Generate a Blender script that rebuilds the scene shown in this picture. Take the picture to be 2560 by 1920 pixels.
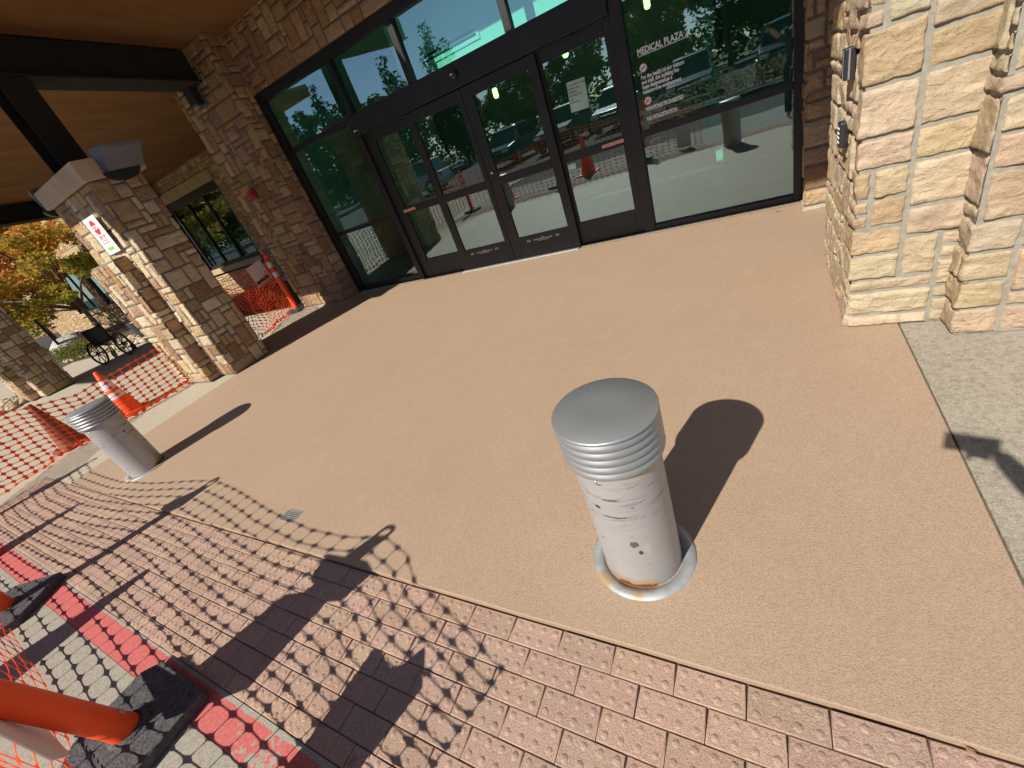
import bpy, bmesh, math, random
from mathutils import Vector, Matrix, noise
PI = math.pi
for o in list(bpy.data.objects): bpy.data.objects.remove(o)
sc = bpy.context.scene
C = sc.collection
# ---------------------------------------------------------------- camera
cd = bpy.data.cameras.new('camera'); cam = bpy.data.objects.new('camera', cd); C.objects.link(cam)
CR = Matrix(((0.85621378, 0.02694651, 0.51591845), (0.40570386, 0.58319957, -0.70376320), (-0.31984738, 0.81188185, 0.48841121)))
cam.matrix_world = Matrix.Translation((0, 0, 1.6)) @ CR.to_4x4()
cd.sensor_width = 36; cd.lens = 14.97302; cd.clip_start = .02; cd.clip_end = 2000
sc.camera = cam
# ---------------------------------------------------------------- sky and sun
SUN_EL = math.radians(40.0); SDX, SDY = .292, .957        # shadows run towards (SDX, SDY)
w = bpy.data.worlds.new('World'); sc.world = w; w.use_nodes = True
nt = w.node_tree; nt.nodes.clear()
sky = nt.nodes.new('ShaderNodeTexSky'); sky.sky_type = 'NISHITA'; sky.sun_disc = False
sky.sun_elevation = SUN_EL; sky.sun_rotation = math.atan2(-SDX, -SDY)
sky.altitude = 1700; sky.air_density = 1.0; sky.dust_density = .6; sky.ozone_density = 1.4
bg = nt.nodes.new('ShaderNodeBackground'); bg.inputs[1].default_value = .078
wo = nt.nodes.new('ShaderNodeOutputWorld')
nt.links.new(sky.outputs[0], bg.inputs[0]); nt.links.new(bg.outputs[0], wo.inputs[0])
sl = bpy.data.lights.new('sun', 'SUN'); sl.energy = 4.7; sl.angle = math.radians(.53); sl.color = (1, .93, .83)
so = bpy.data.objects.new('sun', sl); C.objects.link(so)
sd = Vector((SDX * math.cos(SUN_EL), SDY * math.cos(SUN_EL), -math.sin(SUN_EL)))
so.rotation_euler = sd.to_track_quat('-Z', 'Y').to_euler(); so.location = (-10, -30, 30)
sc.view_settings.view_transform = 'Standard'; sc.view_settings.look = 'None'
sc.view_settings.exposure = .52; sc.view_settings.gamma = 1
sc.render.engine = 'CYCLES'
sc.cycles.max_bounces = 8; sc.cycles.transparent_max_bounces = 16
sc.cycles.diffuse_bounces = 4; sc.cycles.glossy_bounces = 4
# ---------------------------------------------------------------- helpers
def link(o): C.objects.link(o); return o
def tag(o, label=None, cat=None, group=None, kind=None):
    if label: o['label'] = label
    if cat: o['category'] = cat
    if group: o['group'] = group
    if kind: o['kind'] = kind
    return o
def thing(name, label, cat, loc=(0, 0, 0), rz=0, group=None):
    o = link(bpy.data.objects.new(name, None)); o.location = loc; o.rotation_euler = (0, 0, rz)
    o.empty_display_size = .1
    return tag(o, label, cat, group)
def copy_tree(o, parent=None):
    c = o.copy(); link(c); c.parent = parent
    for ch in list(o.children): copy_tree(ch, c)
    return c
class MB:
    """collects geometry; build() links it as one mesh object"""
    def __init__(s): s.v = []; s.f = []; s.c = []; s.sm = []
    def face(s, idx, col=None, smooth=False): s.f.append(idx); s.c.append(col); s.sm.append(smooth)
    def quadp(s, a, b, c, d, col=None, smooth=False):
        n = len(s.v); s.v += [a, b, c, d]; s.face((n, n+1, n+2, n+3), col, smooth); return s
    def poly(s, pts, col=None):
        n = len(s.v); s.v += list(pts); s.face(tuple(range(n, n+len(pts))), col); return s
    def box(s, x0, x1, y0, y1, z0, z1, col=None, M=None):
        P = [(x0,y0,z0),(x1,y0,z0),(x1,y1,z0),(x0,y1,z0),(x0,y0,z1),(x1,y0,z1),(x1,y1,z1),(x0,y1,z1)]
        if M is not None: P = [tuple(M @ Vector(p)) for p in P]
        n = len(s.v); s.v += P
        for q in ((0,3,2,1),(4,5,6,7),(0,1,5,4),(1,2,6,5),(2,3,7,6),(3,0,4,7)):
            s.face(tuple(n+i for i in q), col)
        return s
    def lathe(s, prof, seg=32, c=(0,0,0), cap0=True, cap1=True, smooth=True, M=None, col=None):
        n = len(s.v)
        for r, z in prof:
            for k in range(seg):
                a = 2*PI*k/seg; p = Vector((c[0]+r*math.cos(a), c[1]+r*math.sin(a), c[2]+z))
                s.v.append(tuple(M @ p) if M is not None else tuple(p))
        for i in range(len(prof)-1):
            for k in range(seg):
                k2 = (k+1) % seg
                s.face((n+i*seg+k, n+i*seg+k2, n+(i+1)*seg+k2, n+(i+1)*seg+k), col, smooth)
        if cap0: s.face(tuple(n+k for k in range(seg-1, -1, -1)), col)
        if cap1: s.face(tuple(n+(len(prof)-1)*seg+k for k in range(seg)), col)
        return s
    def tube(s, pts, r, seg=10, closed=False, col=None):
        pts = [Vector(p) for p in pts]; n = len(s.v); N = len(pts)
        rr = r if isinstance(r, (list, tuple)) else [r]*N
        up = Vector((0, 0, 1)); prev = None
        for i, p in enumerate(pts):
            if closed: t = pts[(i+1) % N]-pts[i-1]
            else: t = pts[min(i+1, N-1)]-pts[max(i-1, 0)]
            t.normalize()
            if prev is None:
                a = up.cross(t)
                if a.length < .1: a = Vector((1, 0, 0)).cross(t)
            else: a = prev - t*prev.dot(t)
            a.normalize(); prev = a; b = t.cross(a)
            for k in range(seg):
                q = 2*PI*k/seg; s.v.append(tuple(p+(a*math.cos(q)+b*math.sin(q))*rr[i]))
        for i in range(N if closed else N-1):
            for k in range(seg):
                k2 = (k+1) % seg; j = (i+1) % N
                s.face((n+i*seg+k, n+i*seg+k2, n+j*seg+k2, n+j*seg+k), col, True)
        if not closed:
            s.face(tuple(n+k for k in range(seg-1, -1, -1)), col); s.face(tuple(n+(N-1)*seg+k for k in range(seg)), col)
        return s
    def prism(s, pts, d, col=None):
        """closed outline pts (3D, planar) pushed by vector d"""
        n = len(s.v); k = len(pts); d = Vector(d)
        s.v += [tuple(p) for p in pts] + [tuple(Vector(p)+d) for p in pts]
        s.face(tuple(range(n+k-1, n-1, -1)), col); s.face(tuple(range(n+k, n+2*k)), col)
        for i in range(k):
            j = (i+1) % k; s.face((n+i, n+j, n+k+j, n+k+i), col)
        return s
    def build(s, name, m, parent=None, loc=None, bevel=0, solid=0, recalc=False):
        me = bpy.data.meshes.new(name); me.from_pydata([tuple(v) for v in s.v], [], s.f)
        if any(s.sm): me.polygons.foreach_set('use_smooth', s.sm)
        if any(c is not None for c in s.c):
            at = me.color_attributes.new('Col', 'FLOAT_COLOR', 'CORNER'); arr = []
            for p, c in zip(me.polygons, s.c):
                c = c or (1, 1, 1); arr += [c[0], c[1], c[2], 1.0]*len(p.vertices)
            at.data.foreach_set('color', arr)
        if recalc:
            bm = bmesh.new(); bm.from_mesh(me); bmesh.ops.recalc_face_normals(bm, faces=bm.faces); bm.to_mesh(me); bm.free()
        me.materials.append(m); o = link(bpy.data.objects.new(name, me)); o.parent = parent
        if loc: o.location = loc
        if solid:
            q = o.modifiers.new('thickness', 'SOLIDIFY'); q.thickness = solid; q.offset = 0
        if bevel:
            q = o.modifiers.new('bevel', 'BEVEL'); q.width = bevel; q.segments = 2; q.limit_method = 'ANGLE'
        return o
# ---------------------------------------------------------------- materials
class NT:
    def __init__(s, name):
        s.m = bpy.data.materials.new(name); s.m.use_nodes = True; s.t = s.m.node_tree; s.t.nodes.clear()
        s.out = s.t.nodes.new('ShaderNodeOutputMaterial')
    def n(s, ty, **k):
        x = s.t.nodes.new('ShaderNode'+ty)
        for a, b in k.items():
            if a.startswith('i_'):
                x.inputs[a[2:]].default_value = b
            else: setattr(x, a, b)
        return x
    def l(s, a, b): s.t.links.new(a, b)
    def coord(s, which='Object'): return s.n('TexCoord').outputs[which]
    def noise(s, scale, detail=4, rough=.55, vec=None, stretch=None, dist=0):
        x = s.n('TexNoise'); x.inputs['Scale'].default_value = scale; x.inputs['Detail'].default_value = detail
        x.inputs['Roughness'].default_value = rough; x.inputs['Distortion'].default_value = dist
        v = vec or s.coord()
        if stretch:
            mp = s.n('Mapping'); mp.inputs['Scale'].default_value = stretch; s.l(v, mp.inputs[0]); v = mp.outputs[0]
        s.l(v, x.inputs['Vector']); return x.outputs['Fac']
    def ramp(s, fac, stops, interp='LINEAR'):
        r = s.n('ValToRGB'); r.color_ramp.interpolation = interp; e = r.color_ramp.elements
        while len(e) > 1: e.remove(e[-1])
        e[0].position = stops[0][0]; e[0].color = tuple(stops[0][1])+(1,) if len(stops[0][1]) == 3 else stops[0][1]
        for p, c in stops[1:]:
            q = e.new(p); q.color = tuple(c)+(1,) if len(c) == 3 else c
        s.l(fac, r.inputs[0]); return r.outputs[0]
    def mix(s, fac, a, b, blend='MIX'):
        x = s.n('MixRGB'); x.blend_type = blend
        for i, v in ((0, fac), (1, a), (2, b)):
            if isinstance(v, (int, float)): x.inputs[i].default_value = v
            elif isinstance(v, tuple): x.inputs[i].default_value = v+(1,) if len(v) == 3 else v
            else: s.l(v, x.inputs[i])
        return x.outputs[0]
    def math(s, op, a, b=None):
        x = s.n('Math'); x.operation = op
        for i, v in ((0, a), (1, b)):
            if v is None: continue
            if isinstance(v, (int, float)): x.inputs[i].default_value = v
            else: s.l(v, x.inputs[i])
        return x.outputs[0]
    def bump(s, h, strength=.3, dist=.01, prev=None):
        b = s.n('Bump'); b.inputs['Strength'].default_value = strength; b.inputs['Distance'].default_value = dist
        s.l(h, b.inputs['Height'])
        if prev: s.l(prev, b.inputs['Normal'])
        return b.outputs[0]
    def bsdf(s, col, rough=.6, metal=0, normal=None, spec=None, emit=None):
        b = s.n('BsdfPrincipled')
        for nm, v in (('Base Color', col), ('Roughness', rough), ('Metallic', metal)):
            if isinstance(v, (int, float)): b.inputs[nm].default_value = v
            elif isinstance(v, tuple): b.inputs[nm].default_value = v+(1,) if len(v) == 3 else v
            else: s.l(v, b.inputs[nm])
        if spec is not None: b.inputs['Specular IOR Level'].default_value = spec
        if normal: s.l(normal, b.inputs['Normal'])
        if emit:
            b.inputs['Emission Color'].default_value = emit[0]+(1,); b.inputs['Emission Strength'].default_value = emit[1]
        s.l(b.outputs[0], s.out.inputs[0]); s.b = b; return s.m
def plain(name, c, rough=.6, metal=0, var=.12, scale=12, bump=.15, bscale=60, bdist=.002, spec=None, emit=None):
    t = NT(name); f = t.noise(scale, 5)
    lo = tuple(max(0, x*(1-var)) for x in c); hi = tuple(min(1, x*(1+var)) for x in c)
    col = t.ramp(f, [(.3, lo), (.7, hi)])
    nb = t.bump(t.noise(bscale, 3), bump, bdist) if bump else None
    return t.bsdf(col, rough, metal, nb, spec, emit)
M = {}
def m_stone():
    t = NT('split_face_stone'); a = t.n('VertexColor'); a.layer_name = 'Col'
    f1 = t.noise(9, 6, .62, stretch=(1, 1, 1.8)); f2 = t.noise(34, 5, .6); f3 = t.noise(2.2, 3)
    c = t.mix(t.ramp(f1, [(.32, (0, 0, 0)), (.7, (1, 1, 1))]), t.mix(1, a.outputs[0], (.86, .80, .72), 'MULTIPLY'), t.mix(1, a.outputs[0], (1.12, 1.08, 1.0), 'MULTIPLY'))
    c = t.mix(t.ramp(f2, [(.62, (0, 0, 0)), (.78, (1, 1, 1))]), c, t.mix(1, c, (.62, .50, .36), 'MULTIPLY'))
    c = t.mix(t.math('MULTIPLY', f3, .16), c, (.42, .30, .18))
    vo = t.n('TexVoronoi'); vo.inputs['Scale'].default_value = 16; vo.feature = 'F1'
    mp = t.n('Mapping'); mp.inputs['Scale'].default_value = (1, 1, 1.9); mp.inputs['Rotation'].default_value = (.5, .3, .2)
    nv = t.n('TexNoise'); nv.inputs['Scale'].default_value = 7; t.l(t.coord(), nv.inputs['Vector'])
    t.l(t.mix(.12, t.coord(), nv.outputs['Color'], 'ADD'), mp.inputs[0]); t.l(mp.outputs[0], vo.inputs['Vector'])
    b = t.bump(vo.outputs['Distance'], .75, .016); rg = t.math('ABSOLUTE', t.math('SUBTRACT', t.noise(11, 9, .72, stretch=(1, 1, 2.2), dist=.8), .5)); b = t.bump(rg, .9, .03, b)
    cr = t.ramp(rg, [(.0, (1, 1, 1)), (.018, (0, 0, 0))]); c = t.mix(t.math('MULTIPLY', cr, t.math('MULTIPLY', f3, .9)), c, t.mix(1, c, (.55, .42, .30), 'MULTIPLY'))
    b = t.bump(t.noise(26, 8, .68), .9, .012, b)
    b = t.bump(t.noise(120, 3), .4, .002, b)
    return t.bsdf(c, .93, 0, b, .2)
M['stone'] = m_stone()
def m_mortar():
    t = NT('mortar'); c = t.ramp(t.noise(30, 5), [(.3, (.23, .215, .175)), (.7, (.32, .30, .25))])
    return t.bsdf(c, .95, 0, t.bump(t.noise(90, 4), .5, .004), .1)
M['mortar'] = m_mortar()
M['mortar_dark'] = plain('shade_toned_mortar', (.17, .145, .115), .95, 0, .2, 20, .5, 80, .004)  # darker mortar copy, the shade of its walls put into the colour
def m_slab():
    t = NT('tan_coating'); n1 = t.noise(210, 3, .7); n2 = t.noise(1.3, 4); n3 = t.noise(480, 2, .6); n4 = t.noise(6, 5)
    c = t.ramp(n1, [(.32, (.29, .192, .122)), (.5, (.405, .292, .203)), (.70, (.48, .358, .262))])
    c = t.mix(t.ramp(n3, [(.63, (0, 0, 0)), (.74, (1, 1, 1))]), c, (.56, .42, .30))
    c = t.mix(t.ramp(n3, [(.27, (1, 1, 1)), (.36, (0, 0, 0))]), c, (.25, .15, .09))
    c = t.mix(t.ramp(n2, [(.3, (0, 0, 0)), (.75, (.35, .35, .35))]), c, t.mix(1, c, (.84, .80, .76), 'MULTIPLY'))
    c = t.mix(t.ramp(n4, [(.55, (0, 0, 0)), (.8, (.25, .25, .25))]), c, (.50, .37, .26))
    b = t.bump(n1, .6, .005); b = t.bump(n3, .4, .002, b)
    return t.bsdf(c, .62, 0, b, .5)
M['slab'] = m_slab()
def m_conc(name, c0, c1, peb, sc_=1):
    t = NT(name); n1 = t.noise(1.6, 5); n2 = t.noise(60*sc_, 5, .7); n3 = t.noise(230*sc_, 3)
    c = t.mix(n1, c0, c1); c = t.mix(t.ramp(n2, [(.35, (.8, .8, .8)), (.55, (0, 0, 0))]), c, t.mix(1, c, (.66, .62, .56), 'MULTIPLY'))
    c = t.mix(t.ramp(n3, [(.58, (0, 0, 0)), (.7, (peb, peb, peb))]), c, (.62, .56, .46))
    c = t.mix(t.ramp(n3, [(.3, (peb, peb, peb)), (.4, (0, 0, 0))]), c, (.12, .11, .09))
    return t.bsdf(c, .92, 0, t.bump(n2, .5, .006, t.bump(n3, .4, .003)), .2)
M['conc'] = m_conc('broom_concrete', (.30, .28, .23), (.38, .355, .295), .15)
M['aggregate'] = m_conc('exposed_aggregate', (.27, .24, .195), (.39, .35, .28), .65, .6)
M['walk'] = m_conc('walkway_concrete', (.40, .36, .28), (.48, .43, .34), .1)
M['asphalt'] = m_conc('asphalt', (.05, .05, .05), (.075, .073, .07), .3)
def m_paver():
    t = NT('paver_brick'); a = t.n('VertexColor'); a.layer_name = 'Col'
    n1 = t.noise(150, 4, .7); n2 = t.noise(330, 2); n3 = t.noise(9, 5)
    c = t.mix(t.ramp(n1, [(.35, (0, 0, 0)), (.65, (1, 1, 1))]), t.mix(1, a.outputs[0], (.74, .70, .68), 'MULTIPLY'), t.mix(1, a.outputs[0], (1.15, 1.15, 1.15), 'MULTIPLY'))
    c = t.mix(t.ramp(n2, [(.66, (0, 0, 0)), (.74, (.8, .8, .8))]), c, (.62, .55, .44))
    c = t.mix(t.ramp(n2, [(.28, (.8, .8, .8)), (.36, (0, 0, 0))]), c, (.10, .055, .05))
    c = t.mix(t.ramp(n3, [(.45, (0, 0, 0)), (.75, (.35, .35, .35))]), c, (.46, .36, .26))
    return t.bsdf(c, .9, 0, t.bump(n1, .7, .006, t.bump(n2, .6, .003)), .2)
M['paver'] = m_paver()
def m_red():
    t = NT('worn_red_paint'); n1 = t.noise(7, 8, .7); n2 = t.noise(80, 4); n3 = t.noise(240, 3)
    g = t.n('SeparateXYZ'); t.l(t.coord(), g.inputs[0])
    e = t.math("SUBTRACT", 1.0, t.math("MULTIPLY", t.math("ABSOLUTE", t.math("SUBTRACT", g.outputs[1], .0185)), 60.0))   # worn most along the paver joint (y = 0)
    nf = t.noise(38, 6, .75)
    right = t.math('MINIMUM', t.math('MAXIMUM', t.math('MULTIPLY', t.math('ADD', g.outputs[0], 2.5), .25), 0.0), .17)
    wear = t.math('ADD', t.math('ADD', t.math('MULTIPLY', n1, .75), t.math('MULTIPLY', nf, .6)), t.math('ADD', t.math('MULTIPLY', t.math('MAXIMUM', e, -.35), .40), right))
    red = t.ramp(n2, [(.3, (.44, .095, .09)), (.7, (.53, .15, .135))])
    gr = t.ramp(n3, [(.3, (.22, .215, .18)), (.7, (.40, .38, .32))])
    c = t.mix(t.ramp(wear, [(.765, (0, 0, 0)), (.78, (1, 1, 1))]), red, gr)
    return t.bsdf(c, .75, 0, t.bump(n2, .4, .004, t.bump(n3, .4, .002)), .3)
M['red'] = m_red()
def m_soffit():
    t = NT('soffit_stucco'); n1 = t.noise(3.0, 7, .68, stretch=(.9, .28, 1)); n2 = t.noise(60, 4)
    c = t.ramp(n1, [(.3, (.17, .09, .04)), (.7, (.27, .148, .064))])
    return t.bsdf(c, .95, 0, t.bump(n2, .5, .004, t.bump(n1, .5, .03)), .1)
M['soffit'] = m_soffit()
M['beam'] = plain('dark_painted_steel', (.022, .021, .018), .75, 0, .2, 6, .1, 200, .001, .3)
M['flange'] = plain('weathered_steel_edge', (.07, .085, .085), .55, 0, .3, 30, .1, 200, .001)
M['alu'] = plain('dark_bronze_aluminium', (.014, .013, .0135), .5, .1, .25, 3, .05, 200, .0005)
M['alu2'] = plain('clear_aluminium_sill', (.45, .45, .43), .5, .5, .15, 20, .1, 100, .001)
def m_glass():
    t = NT('tinted_reflective_glass')
    tr = t.n('BsdfTransparent'); tr.inputs[0].default_value = (.62, .94, .84, 1)
    gl = t.n('BsdfGlossy'); gl.inputs['Color'].default_value = (.72, .96, 1.0, 1); gl.inputs['Roughness'].default_value = .0
    nb = t.bump(t.noise(1.1, 2), .05, .02); t.l(nb, gl.inputs['Normal'])
    fr = t.n('Fresnel'); fr.inputs[0].default_value = 1.5
    f = t.math('MINIMUM', t.math('ADD', t.math('MULTIPLY', fr.outputs[0], 1.0), .22), 1.0)
    ge = t.n('NewGeometry'); f = t.math('MULTIPLY', f, t.math('SUBTRACT', 1.0, ge.outputs['Backfacing']))
    mx = t.n('MixShader'); t.l(f, mx.inputs[0]); t.l(tr.outputs[0], mx.inputs[1]); t.l(gl.outputs[0], mx.inputs[2])
    t.l(mx.outputs[0], t.out.inputs[0]); return t.m
M['glass'] = m_glass()
M['cap'] = plain('cast_limestone_cap', (.50, .39, .27), .85, 0, .1, 5, .3, 120, .002)
M['lintel'] = plain('cast_stone_lintel', (.45, .34, .18), .85, 0, .1, 5, .3, 120, .002)
M['orange'] = plain('orange_plastic', (.97, .088, .010), .5, 0, .12, 6, .1, 60, .001)
M['orange_old'] = plain('faded_shade_toned_rubber', (.22, .065, .03), .75, 0, .3, 8, .3, 40, .003)  # faded rubber, with backlit and net shade darkened into its colour
def m_net():
    t = NT('orange_net_plastic'); col = t.ramp(t.noise(20, 2), [(.3, (.92, .12, .015)), (.7, (.98, .20, .035))])
    d = t.n('BsdfPrincipled'); t.l(col, d.inputs['Base Color']); d.inputs['Roughness'].default_value = .4
    tl = t.n('BsdfTranslucent'); t.l(col, tl.inputs[0]); mx = t.n('MixShader'); mx.inputs[0].default_value = .42
    t.l(d.outputs[0], mx.inputs[1]); t.l(tl.outputs[0], mx.inputs[2]); t.l(mx.outputs[0], t.out.inputs[0]); return t.m
M['net'] = m_net()
M['band'] = plain('white_reflective_band', (.72, .70, .74), .35, 0, .1, 30, .1, 200, .001)
M['rubber'] = plain('black_rubber', (.06, .06, .062), .7, 0, .5, 40, .9, 90, .006)
M['pinknote'] = plain('pinkish_notice', (.55, .40, .38), .6, 0, .1, 20, 0)
M['white'] = plain('white_sign_board', (.80, .80, .80), .5, 0, .03, 4, 0)
M['redink'] = plain('red_ink', (.72, .035, .03), .5, 0, .05, 4, 0)
M['greenink'] = plain('green_ink', (.22, .52, .08), .5, 0, .05, 4, 0)
M['blackplastic'] = plain('black_plastic', (.02, .02, .022), .4, 0, .2, 8, .05)
M['silver'] = plain('silver_trim', (.6, .6, .62), .3, .8, .1, 8, 0)
M['horn'] = plain('red_alarm_plastic', (.42, .02, .03), .4, 0, .1, 8, 0)
def m_boll(name, base, rough, metal, chips):
    t = NT(name); n1 = t.noise(5, 6, .65, stretch=(1, 1, 3)); n2 = t.noise(60, 4); n3 = t.noise(2.5, 4)
    g = t.n('SeparateXYZ'); t.l(t.coord(), g.inputs[0])
    c = t.mix(t.ramp(n3, [(.3, (0, 0, 0)), (.7, (1, 1, 1))]), base, tuple(x*.86 for x in base))
    c = t.mix(t.ramp(n2, [(.66, (0, 0, 0)), (.72, (.5, .5, .5))]), c, (.30, .29, .27))
    if chips:
        s = t.noise(11, 7, .7, stretch=(1, 1, 5), dist=.6)
        zone = t.ramp(g.outputs[2], [(.30, (0, 0, 0)), (.42, (1, 1, 1)), (.54, (1, 1, 1)), (.62, (0, 0, 0))])
        sm = t.math('MULTIPLY', t.ramp(s, [(.555, (0, 0, 0)), (.585, (1, 1, 1))]), zone)
        c = t.mix(t.math('MULTIPLY', sm, .8), c, (.27, .26, .25))
        s2 = t.noise(6.5, 4, .5, stretch=(1.2, 1, 1)); sp = t.ramp(s2, [(.70, (0, 0, 0)), (.71, (1, 1, 1))])
        c = t.mix(sp, c, (.10, .09, .08))
        s3 = t.noise(9, 3, .5, stretch=(2.0, 2.0, 9)); sp3 = t.ramp(s3, [(.72, (0, 0, 0)), (.725, (1, 1, 1))])
        c = t.mix(sp3, c, (.06, .05, .045))
        ang = t.math('MULTIPLY', t.math('ARCTAN2', g.outputs[1], g.outputs[0]), .151); z = g.outputs[2]
        nn_ = t.math('MULTIPLY', t.math('SUBTRACT', t.noise(70, 4, .6), .5), 3.2); nr = t.math('MULTIPLY', t.math('SUBTRACT', t.noise(22, 5, .65), .5), 3.0)
        def spot(u0, z0, ru, rz, col, k, nzz, c):
            d = t.math('ADD', t.math('POWER', t.math('DIVIDE', t.math('SUBTRACT', ang, u0), ru), 2.0), t.math('POWER', t.math('DIVIDE', t.math('SUBTRACT', z, z0), rz), 2.0))
            d = t.math('ADD', d, nzz); return t.mix(t.ramp(d, [(.80, (k, k, k)), (1.0, (0, 0, 0))]), c, col)
        A = -1.155*.151
        for (a, z0, ru, rz, col, k, nz_) in ((-.020, .262, .0105, .010, (.13, .12, .10), 1, nn_), (-.004, .217, .0055, .007, (.07, .06, .05), 1, nn_), (-.055, .492, .024, .0028, (.16, .12, .08), .9, nn_), (-.050, .408, .040, .0024, (.10, .09, .08), .9, nn_),
                (.004, .465, .026, .006, (.32, .31, .30), .8, nn_), (.003, .405, .014, .010, (.36, .34, .32), .8, nn_), (-.075, .45, .018, .014, (.42, .41, .40), .7, nn_), (-.030, .54, .012, .010, (.42, .40, .38), .7, nn_), (.012, .33, .020, .009, (.46, .42, .38), .7, nn_), (.022, .23, .010, .022, (.48, .47, .47), .6, nn_),
                (-.115, .445, .008, .006, (.06, .06, .06), 1, nn_), (-.060, .0, .075, .036, (.46, .30, .14), .7, nr), (-.055, .0, .060, .020, (.24, .10, .04), 1, nr), (.09, .60, .10, .03, (.50, .46, .36), .5, nr)):
            c = spot(A+a, z0, ru*1.5, rz*1.6, col, k, nz_, c)
    b = t.bump(n2, .12, .001)
    return t.bsdf(c, rough, metal, b, .4)
M['bollard'] = m_boll('painted_bollard_steel', (.43, .43, .435), .42, .35, True)
M['bollcap'] = m_boll('brushed_bollard_cap', (.38, .40, .405), .44, .65, False)
def m_flange():
    t = NT('galvanised_flange'); n = t.noise(14, 6); n2 = t.noise(5, 5); g = t.n('SeparateXYZ'); t.l(t.coord(), g.inputs[0])
    c = t.ramp(n, [(.3, (.26, .28, .29)), (.7, (.46, .48, .48))])
    r = t.math('ADD', n2, t.math('MULTIPLY', t.math('ADD', t.math('MULTIPLY', g.outputs[0], -1.0), t.math('MULTIPLY', g.outputs[1], -1.0)), .9))
    c = t.mix(t.ramp(r, [(.66, (0, 0, 0)), (.76, (.8, .8, .8))]), c, (.42, .25, .10))
    return t.bsdf(c, .55, .35, t.bump(n, .2, .001))
M['flangeplate'] = m_flange()
M['bark'] = plain('bark', (.14, .10, .075), .9, 0, .3, 20, .8, 40, .01)
def m_leaf(name, cols):
    t = NT(name); a = t.n('VertexColor'); a.layer_name = 'Col'
    d = t.n('BsdfDiffuse'); tl = t.n('BsdfTranslucent'); t.l(a.outputs[0], d.inputs[0]); t.l(a.outputs[0], tl.inputs[0])
    mx = t.n('MixShader'); mx.inputs[0].default_value = .45; t.l(d.outputs[0], mx.inputs[1]); t.l(tl.outputs[0], mx.inputs[2])
    t.l(mx.outputs[0], t.out.inputs[0]); return t.m
M['leaf'] = m_leaf('leaves', None)
M['inner'] = plain('lobby_wall_paint', (.42, .46, .43), .8, 0, .05, 3, 0)
M['innerw'] = plain('vestibule_bulkhead_paint', (.85, .80, .78), .7, 0, .03, 3, 0)
M['innerf'] = plain('lobby_floor', (.16, .15, .14), .4, 0, .2, 3, 0)
M['letter'] = plain('white_vinyl_lettering', (.82, .89, .95), .5, 0, .02, 4, 0)
M['letterdim'] = plain('frosted_vinyl_lettering', (.40, .43, .42), .6, 0, .02, 4, 0)
M['peb'] = plain('river_cobble', (.42, .34, .24), .85, 0, .4, 3, .3, 30, .01)
M['soil'] = plain('mulch_bed', (.09, .065, .045), .95, 0, .5, 20, .9, 30, .03)
M['boulder'] = plain('grey_boulder', (.40, .38, .36), .9, 0, .3, 2, .8, 8, .06)
M['lamp'] = plain('pendant_lamp_glow', (.9, .8, .5), .5, 0, .02, 4, 0, emit=((1.0, .85, .45), 2.2))
M['fixture'] = plain('grey_wall_light_paint', (.13, .14, .17), .5, .2, .15, 6, .05)
# ================================================================ stone work
PAL_L = [(.66, .57, .43), (.62, .52, .38), (.56, .43, .26), (.60, .50, .39), (.66, .60, .48), (.58, .48, .34), (.55, .44, .35), (.64, .55, .41), (.62, .53, .40)]  # stone tones for the sunlit column, paled to carry the sunlight
PAL_D = [(.50, .37, .22), (.46, .30, .15), (.42, .29, .20), (.36, .24, .19), (.44, .32, .22), (.52, .40, .26), (.34, .21, .13), (.47, .37, .25), (.40, .27, .17)]  # browner stone tones for shaded walls, shade put into the colours
BIG = [(6, 3), (5, 2), (6, 2), (4, 2), (7, 2), (3, 2), (2, 2), (6, 2), (5, 2), (4, 2), (4, 1), (5, 1), (3, 1), (3, 3), (5, 3), (2, 3)]
MED = [(3, 2), (4, 2), (2, 2), (2, 3), (3, 1), (4, 1), (2, 1), (3, 3), (2, 4), (3, 2), (1, 2), (5, 2)]
SML = [(3, 1), (4, 1), (2, 1), (3, 2), (2, 2), (4, 2), (1, 1)]
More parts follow.
